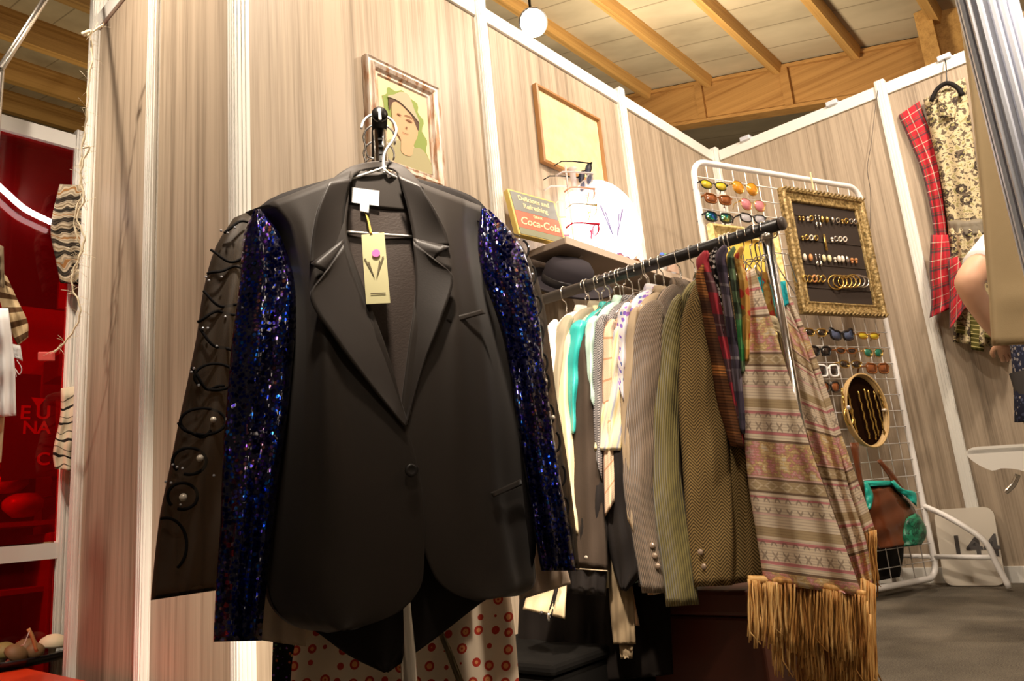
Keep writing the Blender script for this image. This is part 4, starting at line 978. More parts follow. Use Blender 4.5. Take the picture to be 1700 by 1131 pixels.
for k, y in enumerate([.80, .93, 1.02, 1.12, 1.2, 1.30, 1.38]):
    hanger((RX, y, RH), (1, 0, 0), 'spare bare chrome hanger among the crowded hangers of the long rail', 'spare hangers on the long rail', W=.2, rail_r=.0155, drop=.04, arms=False, side=-1)

# low stock under the rack
XL = 1.42
def LX(px, py, off=0.0): return at_x(px, py, XL-off)
t = thing('leather_jacket', LX(905, 1000), 'cream leather jacket with open zip hanging low between blazer and rack', 'jacket')
put('front', sleeve([(905, 850), (890, 930), (868, 1012)], [(938, 850), (942, 940), (938, 1028)], LX, .03), M['leathercream'], t)
put('zip', sleeve([(924, 965), (908, 1024)], [(930, 965), (916, 1026)], LX, .004, nu=6, nv=8, off0=.032), M['blackm'], t)
put('zip_pull', tube([LX(911, 1018, .038), LX(911, 1032, .038)], .003, 6), M['chrome'], t)
put('press_stud', ball(LX(899, 1018, .031), .005), M['blackm'], t)
t = thing('jeans', LX(980, 900), 'black trousers with a stitched hem hanging left of the corduroy jackets', 'trousers')
put('leg', sleeve([(958, 600), (950, 760), (944, 880), (940, 985)], [(968, 600), (1008, 800), (1010, 880), (1006, 990)], LX, .03, off0=-.06), M['back'], t)
put('hem_stitch', tube([LX(952, 944, .004), LX(1008, 948, .004)], .0012, 6), M['tan'], t)
t = thing('long_skirt', LX(980, 1000), 'long black skirt hanging low behind the cream leather jacket', 'skirt')
put('skirt', sleeve([(870, 880), (862, 1000), (856, 1150)], [(1105, 820), (1112, 1000), (1118, 1120)], lambda a, b, o_=0: at_x(a, b, 1.60-o_), .03, nu=24, fold=.008, nf=5), plain('matt_black_cloth', (.008, .006, .005), 1.0, spec=.1), t)
t = thing('rib_knit_cardigan', LX(1045, 980), 'peach ribbed knit cardigan sleeve hanging below the taupe jacket', 'cardigan')
put('sleeve', sleeve([(1012, 860), (1018, 960), (1026, 1034)], [(1040, 860), (1048, 960), (1062, 1040)], LX, .02, off0=-.125), M['peach'], t)
t = thing('shirt', LX(1040, 1050), 'pale khaki shirt sleeve with a narrow cuff at the bottom of the rack', 'shirt')
put('sleeve', sleeve([(1008, 900), (1012, 1000), (1018, 1070)], [(1040, 900), (1052, 1000), (1056, 1070)], LX, .025, off0=-.10), plain('khaki_cotton', (.22, .16, .09), .9), t)
put('cuff', sleeve([(1028, 1070), (1030, 1094)], [(1052, 1070), (1050, 1094)], LX, .018, nu=8, nv=6, off0=-.10), plain('khaki_cotton_cuff', (.22, .16, .09), .9), t)
t = thing('dark_jacket', LX(1030, 900), 'long black jacket hanging behind the taupe corduroy sleeve', 'jacket')
put('body', sleeve([(1000, 700), (1004, 850), (1015, 930), (1030, 980)], [(1040, 700), (1060, 850), (1075, 940), (1040, 982)], LX, .03, off0=-.06), M['back'], t)
g = NT('red_brown_leather', (.10, .022, .010), .45); M['rbl'] = g.mat
t = thing('trunk', (1.95, .95, 0), 'red brown trunk standing on the carpet under the long rack', 'trunk')
put('trunk_body', box((1.70, .80, .0), (2.1, 1.10, .22)), M['rbl'], t, smooth=False, bev=.008)
put('trunk_lid', box((1.69, .79, .222), (2.11, 1.11, .28)), M['rbl'], t, smooth=False, bev=.01)
t = thing('storage_case', (1.5, 1.3, 0), 'black case standing on the carpet below the blazer end of the rack', 'case')
M['mblack'] = plain('matt_black_case', (.003, .0025, .002), .9, spec=.1)
put('case_body', box((1.36, 1.14, 0), (2.2, 1.49, .14)), M['mblack'], t, smooth=False, bev=.01)
put('case_lid', box((1.35, 1.13, .142), (2.21, 1.50, .17)), M['mblack'], t, smooth=False, bev=.01)
put('latch', box((1.343, 1.3, .11), (1.35, 1.35, .165)), M['chrome'], t, smooth=False)

# ------------------------------------------------------------------ GRID DISPLAY
ga, gb = np.array([3.865, .94, 0]), np.array([2.875, 1.34, 0])
gu = (ga-gb); gw = np.linalg.norm(gu); gu /= gw; gn = np.array([-gu[1], gu[0], 0]); gn = gn if gn @ fwd < 0 else -gn
GP = Plane(ga, gn)
def gpt(s, z, o=0): return gb+gu*s*gw+zv*z+gn*o
t = thing('grid_display', (gb+ga)/2, 'white wire grid stand hung with sunglasses and frames by the corner', 'display stand')
z0, z1, rr = .045, 1.935, .07
loop = []
for (s, z, a0) in ((1, z1, 0), (0, z1, 90), (0, z0, 180), (1, z0, 270)):
    cx_ = rr if s == 0 else gw-rr; cz = z1-rr if z == z1 else z0+rr
    for k in range(7):
        a = math.radians(a0+90*k/6)
        loop.append(gb+gu*(cx_+rr*math.cos(a))+zv*(cz+rr*math.sin(a)))
put('tube_frame', tube(loop, .0135, 12, True), M['whitem'], t)
ws = []
for k in range(1, 14): ws.append(tube([gpt(k/14, z0), gpt(k/14, z1)], .0022, 6))
for k in range(1, 25): ws.append(tube([gpt(0, z0+(z1-z0)*k/25, .004), gpt(1, z0+(z1-z0)*k/25, .004)], .0022, 6))
put('wire_grid', join(*ws), M['whitem'], t)
for s in (0, 1):
    b = gpt(s, .36); 
    put('leg', join(tube(crom([b, b+gn*.10-zv*.05, b+gn*.225-zv*.135, b+gn*.26-zv*.18, b+gn*.275-zv*.24, b+gn*.31-zv*.347], 26), .0125, 10), tube([gpt(s, .135), gpt(s, .135)+gn*.278], .011, 10), tube([gpt(s, .135), gpt(s, .135)-gn*.22, gpt(s, .135)-gn*.23-zv*.12], .011, 10)), M['whitem'], t)
gn_tag = 'sunglasses clipped on the grid'
LG = [ # px, py, W, shape, frame, lens, label
 (1185, 308, .15, 2.0, 'blackac', 'lyel', 'yellow lensed black sunglasses top left on the wire grid', .04, .0025),
 (1237, 313, .15, 2.0, 'goldm', 'lamb', 'round amber and gold sunglasses top row of the grid', .062, .0018),
 (1192, 331, .15, 3.0, 'tort', 'lbr', 'brown tortoise sunglasses in the second grid row', .042, .004),
 (1250, 341, .145, 2.2, 'goldm', 'lpink', 'pink aviator sunglasses in the second grid row', .055, .0018),
 (1193, 361, .15, 2.6, 'blackac', 'lmirror', 'black sunglasses with blue green mirror lenses above gold frame', .044, .004),
 (1250, 363, .15, 2.6, 'blackac', 'lclear', 'black framed clear glasses above the gold empty frame', .04, .0035),
 (1354, 552, .14, 2.6, 'goldm', 'ldark', 'gold and black sunglasses under the jewellery frame at left', .034, .003),
 (1398, 557, .15, 3.0, 'blackac', 'lblue', 'blue wing shaped sunglasses below the jewellery frame', .042, .005),
 (1442, 558, .14, 2.2, 'goldm', 'lyel', 'gold rimmed yellow sunglasses below the jewellery frame at right', .03, .003),
 (1362, 583, .13, 2.4, 'blackac', 'ldark', 'dark brown oval sunglasses peeking out beside the poncho', .042, .004),
 (1405, 583, .13, 2.2, 'tort', 'ldark', 'slim brown sunglasses left of the green round pair', .024, .003),
 (1450, 586, .13, 2.0, 'goldm', 'lgreen', 'round green lensed sunglasses at the right of the grid', .042, .002),
 (1375, 616, .13, 3.2, 'whitem', 'ldark', 'white rimmed sunglasses with dark lenses beside the poncho', .05, .005),
 (1412, 605, .14, 2.4, 'goldm', 'ldark', 'dark small oval sunglasses above the round basket', .034, .002),
 (1457, 612, .15, 3.2, 'tort', 'lbr', 'square dark brown sunglasses right above the basket', .046, .004),
 (1378, 643, .12, 2.6, 'blackac', 'lbr', 'brown sunglasses left of the round basket', .045, .004),
]
for (px, py, W, shp, fm, lm, lb, H, th) in LG:
    glasses(GP(px, py, .028)+gn*.0, gu, zv, gn, W=W*1.05, H=H, shape=shp, fm=M[fm], lm=M[lm], th=th, label=lb, group=gn_tag, templen=.05, wing=.5 if 'wing' in lb else .1)

# gold frames on the grid
g = NT('antique_gold_moulding', (.30, .21, .09), .42, .35); nn = g.noise(g.obj(22, 22, 22), 3, 3); g.set(base=g.ramp(nn, [(.35, (.13, .085, .025)), (.5, (.30, .20, .07)), (.68, (.52, .38, .17))])); g.bump(nn, .8, .006); M['gold'] = g.mat
g = NT('pale_gold_moulding', (.72, .54, .20), .4, .4); nn = g.noise(g.obj(22, 22, 22), 3, 3); g.set(base=g.ramp(nn, [(.35, (.50, .34, .10)), (.6, (.80, .62, .28))])); g.bump(nn, .5, .004); M['gold2'] = g.mat
o4 = GP(1332, 522, .035); tr_ = GP(1440, 322, .035); tl_ = GP(1292, 312, .035)
FW = (tr_-tl_) @ gu + .0; FH = tl_[2]-o4[2]
o4 = np.array([tl_[0], tl_[1], tl_[2]-FH]); FW = np.dot(GP(1468, 524, .035)-o4, gu)
t = thing('jewellery_frame', o4, 'ornate gold picture frame with black felt showing earrings and bangles', 'picture frame')
FR = t
put('frame', frame_mesh(o4, gu, zv, gn, FW, FH, [(0, -.01), (0, .016), (.008, .024), (.019, .022), (.024, .014), (.038, .009), (.048, .008), (.055, .012), (.061, .009), (.063, 0), (.063, -.01)]), M['gold'], t, smooth=False, bev=.002)
put('felt_backing', obox(o4+gu*FW/2+zv*FH/2-gn*.004, gu, zv, gn, FW/2-.055, FH/2-.055, .003), cloth('black_felt', (.045, .032, .025)), t, smooth=False)
tw = []; tw2 = []
for k in range(22):
    a = o4+gu*(FW*(k+.5)/22)+zv*(FH-.006)+gn*.022; tw.append(tube([a-gu*.012-zv*.006, a+gu*.012+zv*.006], [.004, .006], 6))
    a = o4+gu*(FW*(k+.5)/22)+zv*.008+gn*.022; tw2.append(tube([a-gu*.012-zv*.006, a+gu*.012+zv*.006], [.004, .006], 6))
put('rope_edge', join(*tw), M['gold'], t); put('rope_edge', join(*tw2), M['gold'], t)
lp = []
for rz_ in (.78, .58, .385, .2):
    lp.append(obox(o4+gu*FW/2+zv*FH*rz_+zv*.01, gu, zv, gn, FW/2-.064, .002, .002))
put('felt_ridge', join(*lp), cloth('black_felt_ridge', (.05, .036, .028)), t, smooth=False)
hgr = put('hanging_ribbon', tube(crom([o4+gu*FW*.42+zv*FH, o4+gu*FW*.42+zv*(FH+.06)+gn*.0, o4+gu*FW*.42+zv*(z1-o4[2]+.02)], 8), .004, 6), plain('cream_ribbon', (.7, .55, .3), .7), t)
kinds = {'stud': 'small gold stud earring', 'hoop': 'small hoop earring', 'drop': 'silver drop earring', 'bar': 'long rose gold bar earring', 'petal': 'pale petal earring'}
gm = {'g': 'goldm', 's': 'chrome', 'p': 'pearl', 'o': None}
M['orangeb'] = plain('orange_enamel', (.65, .28, .10), .35)
M['paleb'] = plain('pale_yellow_enamel', (.85, .75, .42), .35)
def earring(px, py, kind, mat, row, sz=1.0):
    p = GP(px, py, .045)
    lb = {0: 'top row', 1: 'second row', 2: 'third row', 3: 'bottom row'}[row]
    nm = kinds[kind]
    if kind == 'hoop': m_ = tube([p+gu*.011*sz*math.cos(a)+zv*.011*sz*math.sin(a)+gn*.003*math.sin(a) for a in np.linspace(0, 2*PI, 17)[:-1]], .0034*sz, 6, True)
    elif kind == 'drop': m_ = join(tube([p+zv*.012, p-zv*.018], .0022, 6), ball(p-zv*.028, .0085*sz, 8, 6, (.7, .7, 1.5)), ball(p+zv*.014, .005, 8, 5))
    elif kind == 'bar': m_ = obox(p-zv*.02, gu, zv, gn, .006, .04, .002)
    elif kind == 'petal': m_ = join(ball(p, .011*sz, 8, 6, (.8, .8, 1.5)))
    else: m_ = join(ball(p, .0075*sz, 8, 6), ball(p-zv*.012*sz, .0055*sz, 8, 6))
    o_ = put('earring', m_, M[mat], smooth=True)
    mn = {'goldm': 'gold', 'chrome': 'silver', 'pearl': 'pearly white', 'orangeb': 'orange', 'paleb': 'pale yellow', 'tort': 'brown'}[mat]
    kn = {'stud': 'stud', 'hoop': 'hoop', 'drop': 'drop', 'bar': 'long bar', 'petal': 'petal'}[kind]
    tag(o_, '%s %s earring in the %s of the black felt jewellery frame' % (mn, kn, lb), 'earring', '%s %s earrings, %s' % (mn, kn, lb))
for (x, k, m_) in ((1327, 'stud', 'goldm'), (1333, 'stud', 'goldm'), (1341, 'stud', 'pearl'), (1347, 'hoop', 'goldm'), (1354, 'drop', 'chrome'), (1360, 'drop', 'chrome'), (1365, 'petal', 'goldm'), (1373, 'petal', 'goldm'), (1382, 'petal', 'chrome'), (1391, 'hoop', 'chrome'), (1398, 'stud', 'goldm'), (1405, 'hoop', 'goldm'), (1413, 'hoop', 'chrome'), (1420, 'hoop', 'chrome')):
    earring(x, 361+(x-1327)*.075, k, m_, 0)
for (x, k, m_) in ((1332, 'stud', 'goldm'), (1339, 'hoop', 'goldm'), (1347, 'hoop', 'pearl'), (1355, 'hoop', 'goldm'), (1369, 'bar', 'goldm'), (1381, 'stud', 'pearl'), (1388, 'hoop', 'chrome'), (1395, 'hoop', 'pearl'), (1403, 'hoop', 'pearl')):
    earring(x, 394+(x-1332)*.05, k, m_, 1)
for (x, k, m_) in ((1336, 'petal', 'pearl'), (1346, 'petal', 'orangeb'), (1355, 'drop', 'chrome'), (1361, 'drop', 'chrome'), (1368, 'petal', 'paleb'), (1377, 'petal', 'paleb'), (1386, 'stud', 'pearl'), (1393, 'petal', 'pearl'), (1399, 'petal', 'pearl'), (1406, 'petal', 'chrome'), (1414, 'stud', 'orangeb'), (1421, 'stud', 'orangeb')):
    earring(x, 427+(x-1332)*.05, k, m_, 2, 1.1)
for (x, k, m_) in ((1337, 'bar', 'goldm'), (1344, 'bar', 'goldm'), (1352, 'hoop', 'orangeb'), (1358, 'hoop', 'goldm'), (1366, 'hoop', 'goldm')):
    p = earring(x, 463, 'hoop' if k == 'bar' else k, m_, 3, 1.3)
for k, (x, y, R, mt, lb) in enumerate(((1387, 469, .042, 'goldm', 'largest gold bangle in the lower row of the jewellery frame'), (1394, 468, .037, 'goldm', 'second gold bangle in the row'), (1402, 468, .036, 'goldm', 'third gold bangle in the row'), (1409, 468, .036, 'goldm', 'fourth gold bangle in the row'), (1416, 467, .038, 'goldm', 'fifth gold bangle in the row'), (1424, 467, .036, 'chrome', 'silver bangle beside the gold bangles'), (1431, 468, .034, 'chrome', 'rightmost silver bangle against the gold frame'))):
    p = GP(x, y, .045)
    cp_ = [p+gu*R*.85*math.cos(a)+zv*R*math.sin(a)*.8+gn*(.012*math.cos(a)+.002) for a in np.linspace(0, 2*PI, 33)[:-1]]
    tag(put('bangle', tube(cp_, .0036, 8, True), M[mt]), lb if k in (0, 5, 6) else ['', 'gold bangle overlapping the largest one', 'gold bangle in the middle of the bangle row', 'gold bangle just right of the middle of the row', 'gold bangle touching the silver ones'][k], 'bangle', 'bangles in the jewellery frame')

o5 = GP(1182, 540, .02); tl5 = GP(1172, 373, .02); tr5 = GP(1284, 378, .02)
FW5 = np.dot(tr5-tl5, gu); FH5 = .50; o5 = tl5-zv*FH5
t = thing('gold_frame', o5, 'pale gold picture frame with a yellow inside behind the rack end', 'picture frame')
put('frame', frame_mesh(o5, gu, zv, gn, FW5, FH5, [(0, 0), (0, .022), (.012, .03), (.03, .018), (.045, .012), (.055, .018), (.06, .008), (.06, 0)]), M['gold2'], t, smooth=False, bev=.002)
put('yellow_card', obox(o5+gu*FW5/2+zv*FH5/2+gn*.003, gu, zv, gn, FW5/2-.055, FH5/2-.055, .002), plain('yellow_card', (.80, .52, .07), .7), t, smooth=False)

# round basket of bracelets
bc = GP(1436, 682, .05)
t = thing('round_basket', bc-zv*.16, 'oval cane basket of gold bracelets fixed to the wire grid', 'basket')
M['cane'] = plain('cane_rim', (.52, .34, .14), .55)
elp = lambda r, h: [bc+gu*r*.80*math.cos(a)+zv*r*math.sin(a)+gn*h for a in np.linspace(0, 2*PI, 49)[:-1]]
V = elp(.160, -.015)+elp(.165, .012)+elp(.159, .012)+elp(.154, -.010); F = []
for i in range(3):
    for k in range(48): l = (k+1) % 48; F.append((i*48+k, i*48+l, (i+1)*48+l, (i+1)*48+k))
put('basket_side', (V, F), M['cane'], t)
put('rim', tube(elp(.164, .014), .005, 8, True), M['cane'], t)
V = elp(.157, -.008)+elp(.157, -.014); F = [tuple(range(48)), tuple(range(95, 47, -1))]+[(k, (k+1) % 48, (k+1) % 48+48, k+48) for k in range(48)]
put('lining', (V, F), plain('dark_velvet', (.014, .006, .003), 1.0, spec=.0), t, smooth=False)
brs = [((1405, 642), (1424, 725)), ((1424, 650), (1444, 729)), ((1434, 646), (1455, 730)), ((1440, 648), (1459, 724)), ((1450, 650), (1470, 726)), ((1457, 646), (1473, 690)), ((1397, 645), (1405, 690))]
for k, (a, b) in enumerate(brs):
    A = GP(*a, .056); B = GP(*b, .056)
    m_ = tube([A+(B-A)*q+gu*.003*math.sin(q*30) for q in np.linspace(0, 1, 20)], [.005 if i % 2 else .0038 for i in range(20)], 6)
    tag(put('bracelet', m_, M['goldm']), ['gold chain bracelet hanging left of centre in the oval basket', 'gold bracelet in the middle left of the basket', 'longest gold bracelet crossing the middle of basket', 'thin gold bracelet right of the longest one', 'thick pale gold bracelet hanging right in the basket', 'short gold bracelet at the right rim of basket', 'short bracelet at the upper left rim of basket'][k], 'bracelet', 'bracelets in the basket')
wc = GP(1409, 692, .060)
tag(put('watch_bracelet', tube([wc+gu*.024*math.cos(a)+zv*.036*math.sin(a) for a in np.linspace(0, 2*PI, 25)[:-1]], .006, 8, True), M['goldm']), 'round gold cuff bracelet at the left inside the basket', 'bracelet')
tag(put('gem_brooch', ball(GP(1408, 677, .066), .011), M['bead']), 'clear gem brooch on the gold cuff in the basket', 'brooch')
tag(put('pale_brooch', ball(GP(1468, 681, .062), .012, 10, 6, (1.2, 1, .6)), M['pearl']), 'pearly brooch at the right inside the basket', 'brooch')

# handbag
HP = Plane(ga+gn*.06, gn)
g = NT('brown_patent_leather', (.13, .035, .012), .22, spec=.6, coat=.4); M['bagl'] = g.mat
M['tealp'] = plain('teal_leather', (.02, .40, .32), .3)
g = NT('green_embossed_leather', (.02, .16, .09), .4); nn = g.noise(g.uvv(1, 1), 24, 3); g.set(base=g.ramp(nn, [(.47, (.01, .12, .06)), (.5, (.004, .02, .015)), (.56, (.02, .2, .1))])); M['bagg'] = g.mat
t = thing('handbag', HP(1480, 900), 'brown and teal leather handbag hanging on the lower wire grid', 'handbag')
put('bag_body', sleeve([(1440, 806), (1432, 850), (1440, 885), (1458, 912)], [(1480, 802), (1518, 842), (1534, 880), (1528, 902)], HP, .06, nu=20), M['bagl'], t)
put('top_rim', sleeve([(1434, 798), (1436, 808)], [(1480, 798), (1486, 806)], HP, .045, nu=12, nv=6, off0=.012), M['tealp'], t)
put('side_trim', sleeve([(1478, 800), (1490, 815), (1506, 826)], [(1484, 797), (1500, 812), (1520, 818), (1522, 842)], HP, .02, nu=8, nv=12, off0=.05), M['tealp'], t)
put('side_trim', sleeve([(1434, 800), (1436, 820), (1440, 846)], [(1440, 800), (1450, 822), (1446, 846)], HP, .02, nu=8, nv=12, off0=.05), M['tealp'], t)
put('green_gusset', sleeve([(1520, 852), (1504, 862), (1498, 885), (1500, 908)], [(1526, 856), (1537, 875), (1538, 890), (1530, 905)], HP, .03, nu=10, nv=16, off0=.048), M['bagg'], t)
put('handle', sleeve([(1455, 765), (1470, 785), (1490, 820)], [(1462, 762), (1484, 786), (1508, 822)], HP, .008, nu=6, nv=12, off0=.03), M['bagl'], t)
put('handle', sleeve([(1410, 735), (1420, 780), (1434, 840)], [(1426, 735), (1430, 780), (1440, 836)], HP, .01, nu=6, nv=12, off0=.02), M['bagl'], t)
t = thing('dark_bag', HP(1440, 960), 'black bag hanging behind the brown handbag low on the grid', 'bag')
put('bag_body', sleeve([(1440, 880), (1432, 920), (1440, 968)], [(1500, 880), (1500, 920), (1494, 958)], Plane(ga-gn*.08, gn), .04), M['back'], t)

# stand sign 144
t = thing('stand_number_sign', (3.86, .8, 0), 'pale rounded board reading 144 leaning against the right wall', 'sign')
sa = at_x(1560, 972, 3.93); 
S0 = np.array([3.90, at_x(1568, 974, 3.90)[1], .004]); S1 = np.array([3.90, at_x(1672, 976, 3.90)[1], .004])
su = (S1-S0); sw = np.linalg.norm(su); su /= sw; sv = np.array([.32, 0, 1.0]); sv = np.array([.25, 0, 1.0]); sv /= np.linalg.norm(sv); sn = np.cross(su, sv); sn = sn if sn @ fwd < 0 else -sn
SHh = .34
rc = []
for (cx_, cy_, a0) in ((sw-.04, SHh-.04, 0), (.04, SHh-.04, 90), (.04, .04, 180), (sw-.04, .04, 270)):
    for k in range(7): a = math.radians(a0+15*k); rc.append(S0+su*(cx_+.04*math.cos(a))+sv*(cy_+.04*math.sin(a)))
put('sign_board', slab(rc, sn, .006), plain('warm_white_board', (.58, .52, .43), .5), t, smooth=False)
text('sign_number', '144', .135, S0+su*sw*.60+sv*.165+sn*.002, su, sv, sn, plain('dark_digits', (.05, .04, .035), .5), t, ext=.0008, bold=.0018)

# ------------------------------------------------------------------ DRESSES ON THE RIGHT WALL
def BX(px, py, off=0.0): return at_x(px, py, WX-.012-off)
M['tartan'] = plaid('red_tartan', (.58, .025, .04), [('u', .085, 0, .12, (.04, .05, .06), .75), ('v', .085, 0, .12, (.04, .05, .06), .75), ('u', .085, .18, .24, (.02, .10, .06), .7), ('v', .085, .18, .24, (.02, .10, .06), .7), ('u', .085, .55, .59, (.75, .7, .55), .7), ('v', .085, .55, .59, (.75, .7, .55), .7)])
g = NT('black_cream_folk_print', (.62, .52, .32), .85, spec=.2)
vf = g.vor(g.uvv(), 13, rnd=.45); d = vf.outputs['Distance']
pet = g.noise(g.uvv(), 75, 2)
m1 = g.m('LESS_THAN', g.m('ABSOLUTE', g.m('SUBTRACT', d, .27)), g.m('MULTIPLY', pet, .17)); m2 = g.m('LESS_THAN', d, .10)
c = g.mix(m1, (.60, .50, .31), (.05, .035, .03)); c = g.mix(m2, c, (.48, .36, .10))
k2 = g.noise(g.uvv(), 48, 4); c = g.mix(g.m('GREATER_THAN', k2, .55), c, (.14, .105, .07)); c = g.mix(g.m('LESS_THAN', k2, .42), c, (.34, .30, .13))
g.set(base=c); M['folk'] = g.mat
t = thing('tartan_dress', BX(1560, 540, .03), 'red tartan dress hanging high on the right wall left of the printed dress', 'dress')
put('sleeve', sleeve([(1491, 192), (1512, 240), (1530, 285), (1545, 350), (1552, 400)], [(1526, 168), (1546, 225), (1558, 280), (1568, 350), (1574, 400)], BX, .03, nf=2, fold=.012), M['tartan'], t)
put('skirt', sleeve([(1545, 390), (1543, 450), (1546, 500), (1543, 528)], [(1574, 390), (1582, 440), (1590, 480), (1606, 500)], BX, .05, nu=24, fold=.02, nf=3, off0=.08), M['tartan'], t)
put('hem', sleeve([(1573, 432), (1576, 480), (1576, 548)], [(1590, 425), (1604, 460), (1612, 500)], BX, .03, fold=.01, nf=2, off0=.16), M['tartan'], t)
t = thing('printed_dress', BX(1600, 575, .06), 'cream and black folk print dress on the right wall beside the tartan dress', 'dress')
put('bodice', sleeve([(1533, 165), (1545, 225), (1560, 290), (1570, 350), (1574, 380)], [(1602, 128), (1612, 200), (1624, 290), (1634, 350), (1638, 380)], BX, .06, nu=24, fold=.012, nf=2, off0=.03), M['folk'], t)
put('skirt', sleeve([(1574, 372), (1576, 420), (1582, 480), (1584, 530), (1582, 568)], [(1638, 372), (1650, 430), (1664, 500), (1672, 540), (1678, 580)], BX, .09, nu=36, fold=.03, nf=4, off0=.04), M['folk'], t)
put('neckline', tube(crom([BX(1546, 168, .10), BX(1556, 148, .10), (BX(1572, 138, .10)), BX(1590, 146, .10), BX(1598, 158, .10)], 16), .011, 8), M['back'], t)
put('yoke', sleeve([(1556, 156), (1562, 196)], [(1592, 150), (1586, 196)], BX, .01, nu=8, nv=6, off0=.098), M['folk'], t)
put('tie_waist', sleeve([(1572, 366), (1578, 392)], [(1636, 362), (1644, 388)], BX, .07, nu=20, nv=8, off0=.045, fold=.01, nf=5), cloth('grey_silk_tie', (.26, .22, .16), rough=.5), t)
M['greenband'] = stripes('olive_braid', (.10, .09, .02), [('v', .02, .35, .55, (.55, .47, .2), .9)])
put('braid', sleeve([(1584, 536), (1584, 552)], [(1668, 548), (1672, 566)], BX, .096, nu=30, nv=6, off0=.044), M['greenband'], t)
put('braid', sleeve([(1608, 500), (1612, 580)], [(1630, 500), (1634, 584)], BX, .02, nu=8, nv=16, off0=.125), M['greenband'], t)
t = thing('dress_hanger', BX(1572, 132, .02), 'dark hanger hooked over the wall rail above the printed dress', 'hanger')
put('hook', tube(crom([BX(1572, 140, .05), BX(1571, 120, .05), BX(1570, 103, .03), BX(1568, 99, -.01)], 14), .003, 6), M['blackm'], t)

# ------------------------------------------------------------------ PERSON BEHIND THE TAN CLOTH
def skinmesh(name, V, E, R, mat, parent, sub=2):
    me = bpy.data.meshes.new(name); off = np.array(parent_loc(parent))
    me.from_pydata([tuple(np.array(v)-off) for v in V], E, []); o = bpy.data.objects.new(name, me); C.objects.link(o)
    s = o.modifiers.new('skin', 'SKIN'); s.use_smooth_shade = True
    if not me.skin_vertices: 
        bpy.context.view_layer.objects.active = o
    lay = me.skin_vertices[0].data if me.skin_vertices else me.attributes
    for i, r in enumerate(R):
        rr_ = (r, r) if not hasattr(r, '__len__') else r
        me.skin_vertices[0].data[i].radius = rr_
    me.skin_vertices[0].data[0].use_root = True
    b = o.modifiers.new('sub', 'SUBSURF'); b.levels = sub; b.render_levels = sub
    dg = bpy.context.evaluated_depsgraph_get(); dg.update(); m2_ = bpy.data.meshes.new_from_object(o.evaluated_get(dg))
    o.modifiers.clear(); o.data = m2_
    bpy.data.objects.remove(bpy.data.objects[o.name]) if False else None
    o.data.materials.clear(); o.data.materials.append(mat)
    for p in o.data.polygons: p.use_smooth = True
    o.parent = parent; o['_wl'] = [float(x) for x in off]
    return o
g = NT('skin', (.72, .42, .26), .5, spec=.35); g.b.inputs['Subsurface Weight'].default_value = .12; g.b.inputs['Subsurface Radius'].default_value = (.01, .004, .002); nn = g.noise(g.obj(), 14, 2); g.set(base=g.mix(nn, (.68, .37, .24), (.76, .47, .31))); M['skin'] = g.mat
PD = 2.95
elb = at_d(1604, 470, 2.75); hnd = at_d(1668, 578, 2.92); 
bx_, by_ = 3.36, .225    # where the person stands
sh = np.array([3.30, .36, 1.31])
fc = np.array([.98, .17, 0])/np.linalg.norm([.98, .17, 0]); sd = np.array([-fc[1], fc[0], 0])
base = np.array([bx_, by_, 0])
t = thing('person', base, 'person in white tee and patterned tunic behind tan cloth, hand at the dress hem', 'person')
B = lambda f_, s_, z: base+fc*f_+sd*s_+zv*z
V = [B(0, 0, .86), B(0, 0, 1.0), B(0, 0, 1.16), B(0, 0, 1.28), B(-.01, 0, 1.37), B(.01, 0, 1.43), B(.02, 0, 1.50), B(.02, 0, 1.58),
     sh, (sh+elb)/2+zv*.01, elb, (elb*.4+hnd*.6), hnd-(hnd-elb)*.12, hnd,
     B(0, -.17, 1.31), B(.02, -.24, 1.08), B(.18, -.22, .95), B(.26, -.18, .94),
     B(0, .09, .80), B(.01, .10, .46), B(-.02, .10, .10), B(.10, .11, .04),
     B(0, -.09, .80), B(.01, -.10, .46), B(-.02, -.10, .10), B(.10, -.11, .04)]
R_ = [(.14, .11), (.12, .10), (.13, .10), (.13, .09), (.055, .055), (.052, .052), (.075, .09), (.07, .085),
      .062, .058, .053, .036, (.024, .018), (.034, .014), .055, .045, .03, (.032, .014),
      .085, .055, .038, .035, .085, .055, .038, .035]
E_ = [(0, 1), (1, 2), (2, 3), (3, 4), (4, 5), (5, 6), (6, 7), (3, 8), (8, 9), (9, 10), (10, 11), (11, 12), (12, 13), (3, 14), (14, 15), (15, 16), (16, 17), (0, 18), (18, 19), (19, 20), (20, 21), (0, 22), (22, 23), (23, 24), (24, 25)]
def fingers(V, R_, E_, root, dirv, across, palmn, L=.075):
    for k in range(4):
        q = [-.030, -.010, .010, .030][k]; l = L*[.85, 1, .95, .75][k]
        a = V[root]+across*q*.8+dirv*.020; i0 = len(V)
        V += [a, a+dirv*l*.45+palmn*.004, a+dirv*l*.75+palmn*.016, a+dirv*l*.9+palmn*.034]; R_ += [.0095, .0090, .0085, .0070]
        E_ += [(root, i0), (i0, i0+1), (i0+1, i0+2), (i0+2, i0+3)]
    a = V[root]-dirv*.03-across*.028; i0 = len(V); V += [a, a-across*.018+dirv*.03+palmn*.01, a-across*.016+dirv*.058+palmn*.02]; R_ += [.011, .0095, .0078]; E_ += [(root, i0), (i0, i0+1), (i0+1, i0+2)]
hd = (hnd-elb)/np.linalg.norm(hnd-elb); ac = np.cross(hd, fc); ac /= np.linalg.norm(ac); pn = np.cross(ac, hd); pn /= np.linalg.norm(pn)
fingers(V, R_, E_, 13, hd, ac, zv*-.3+pn*.9)
fingers(V, R_, E_, 17, fc, sd*-1, zv*-1)
skinmesh('body', V, E_, R_, M['skin'], t)
face = []
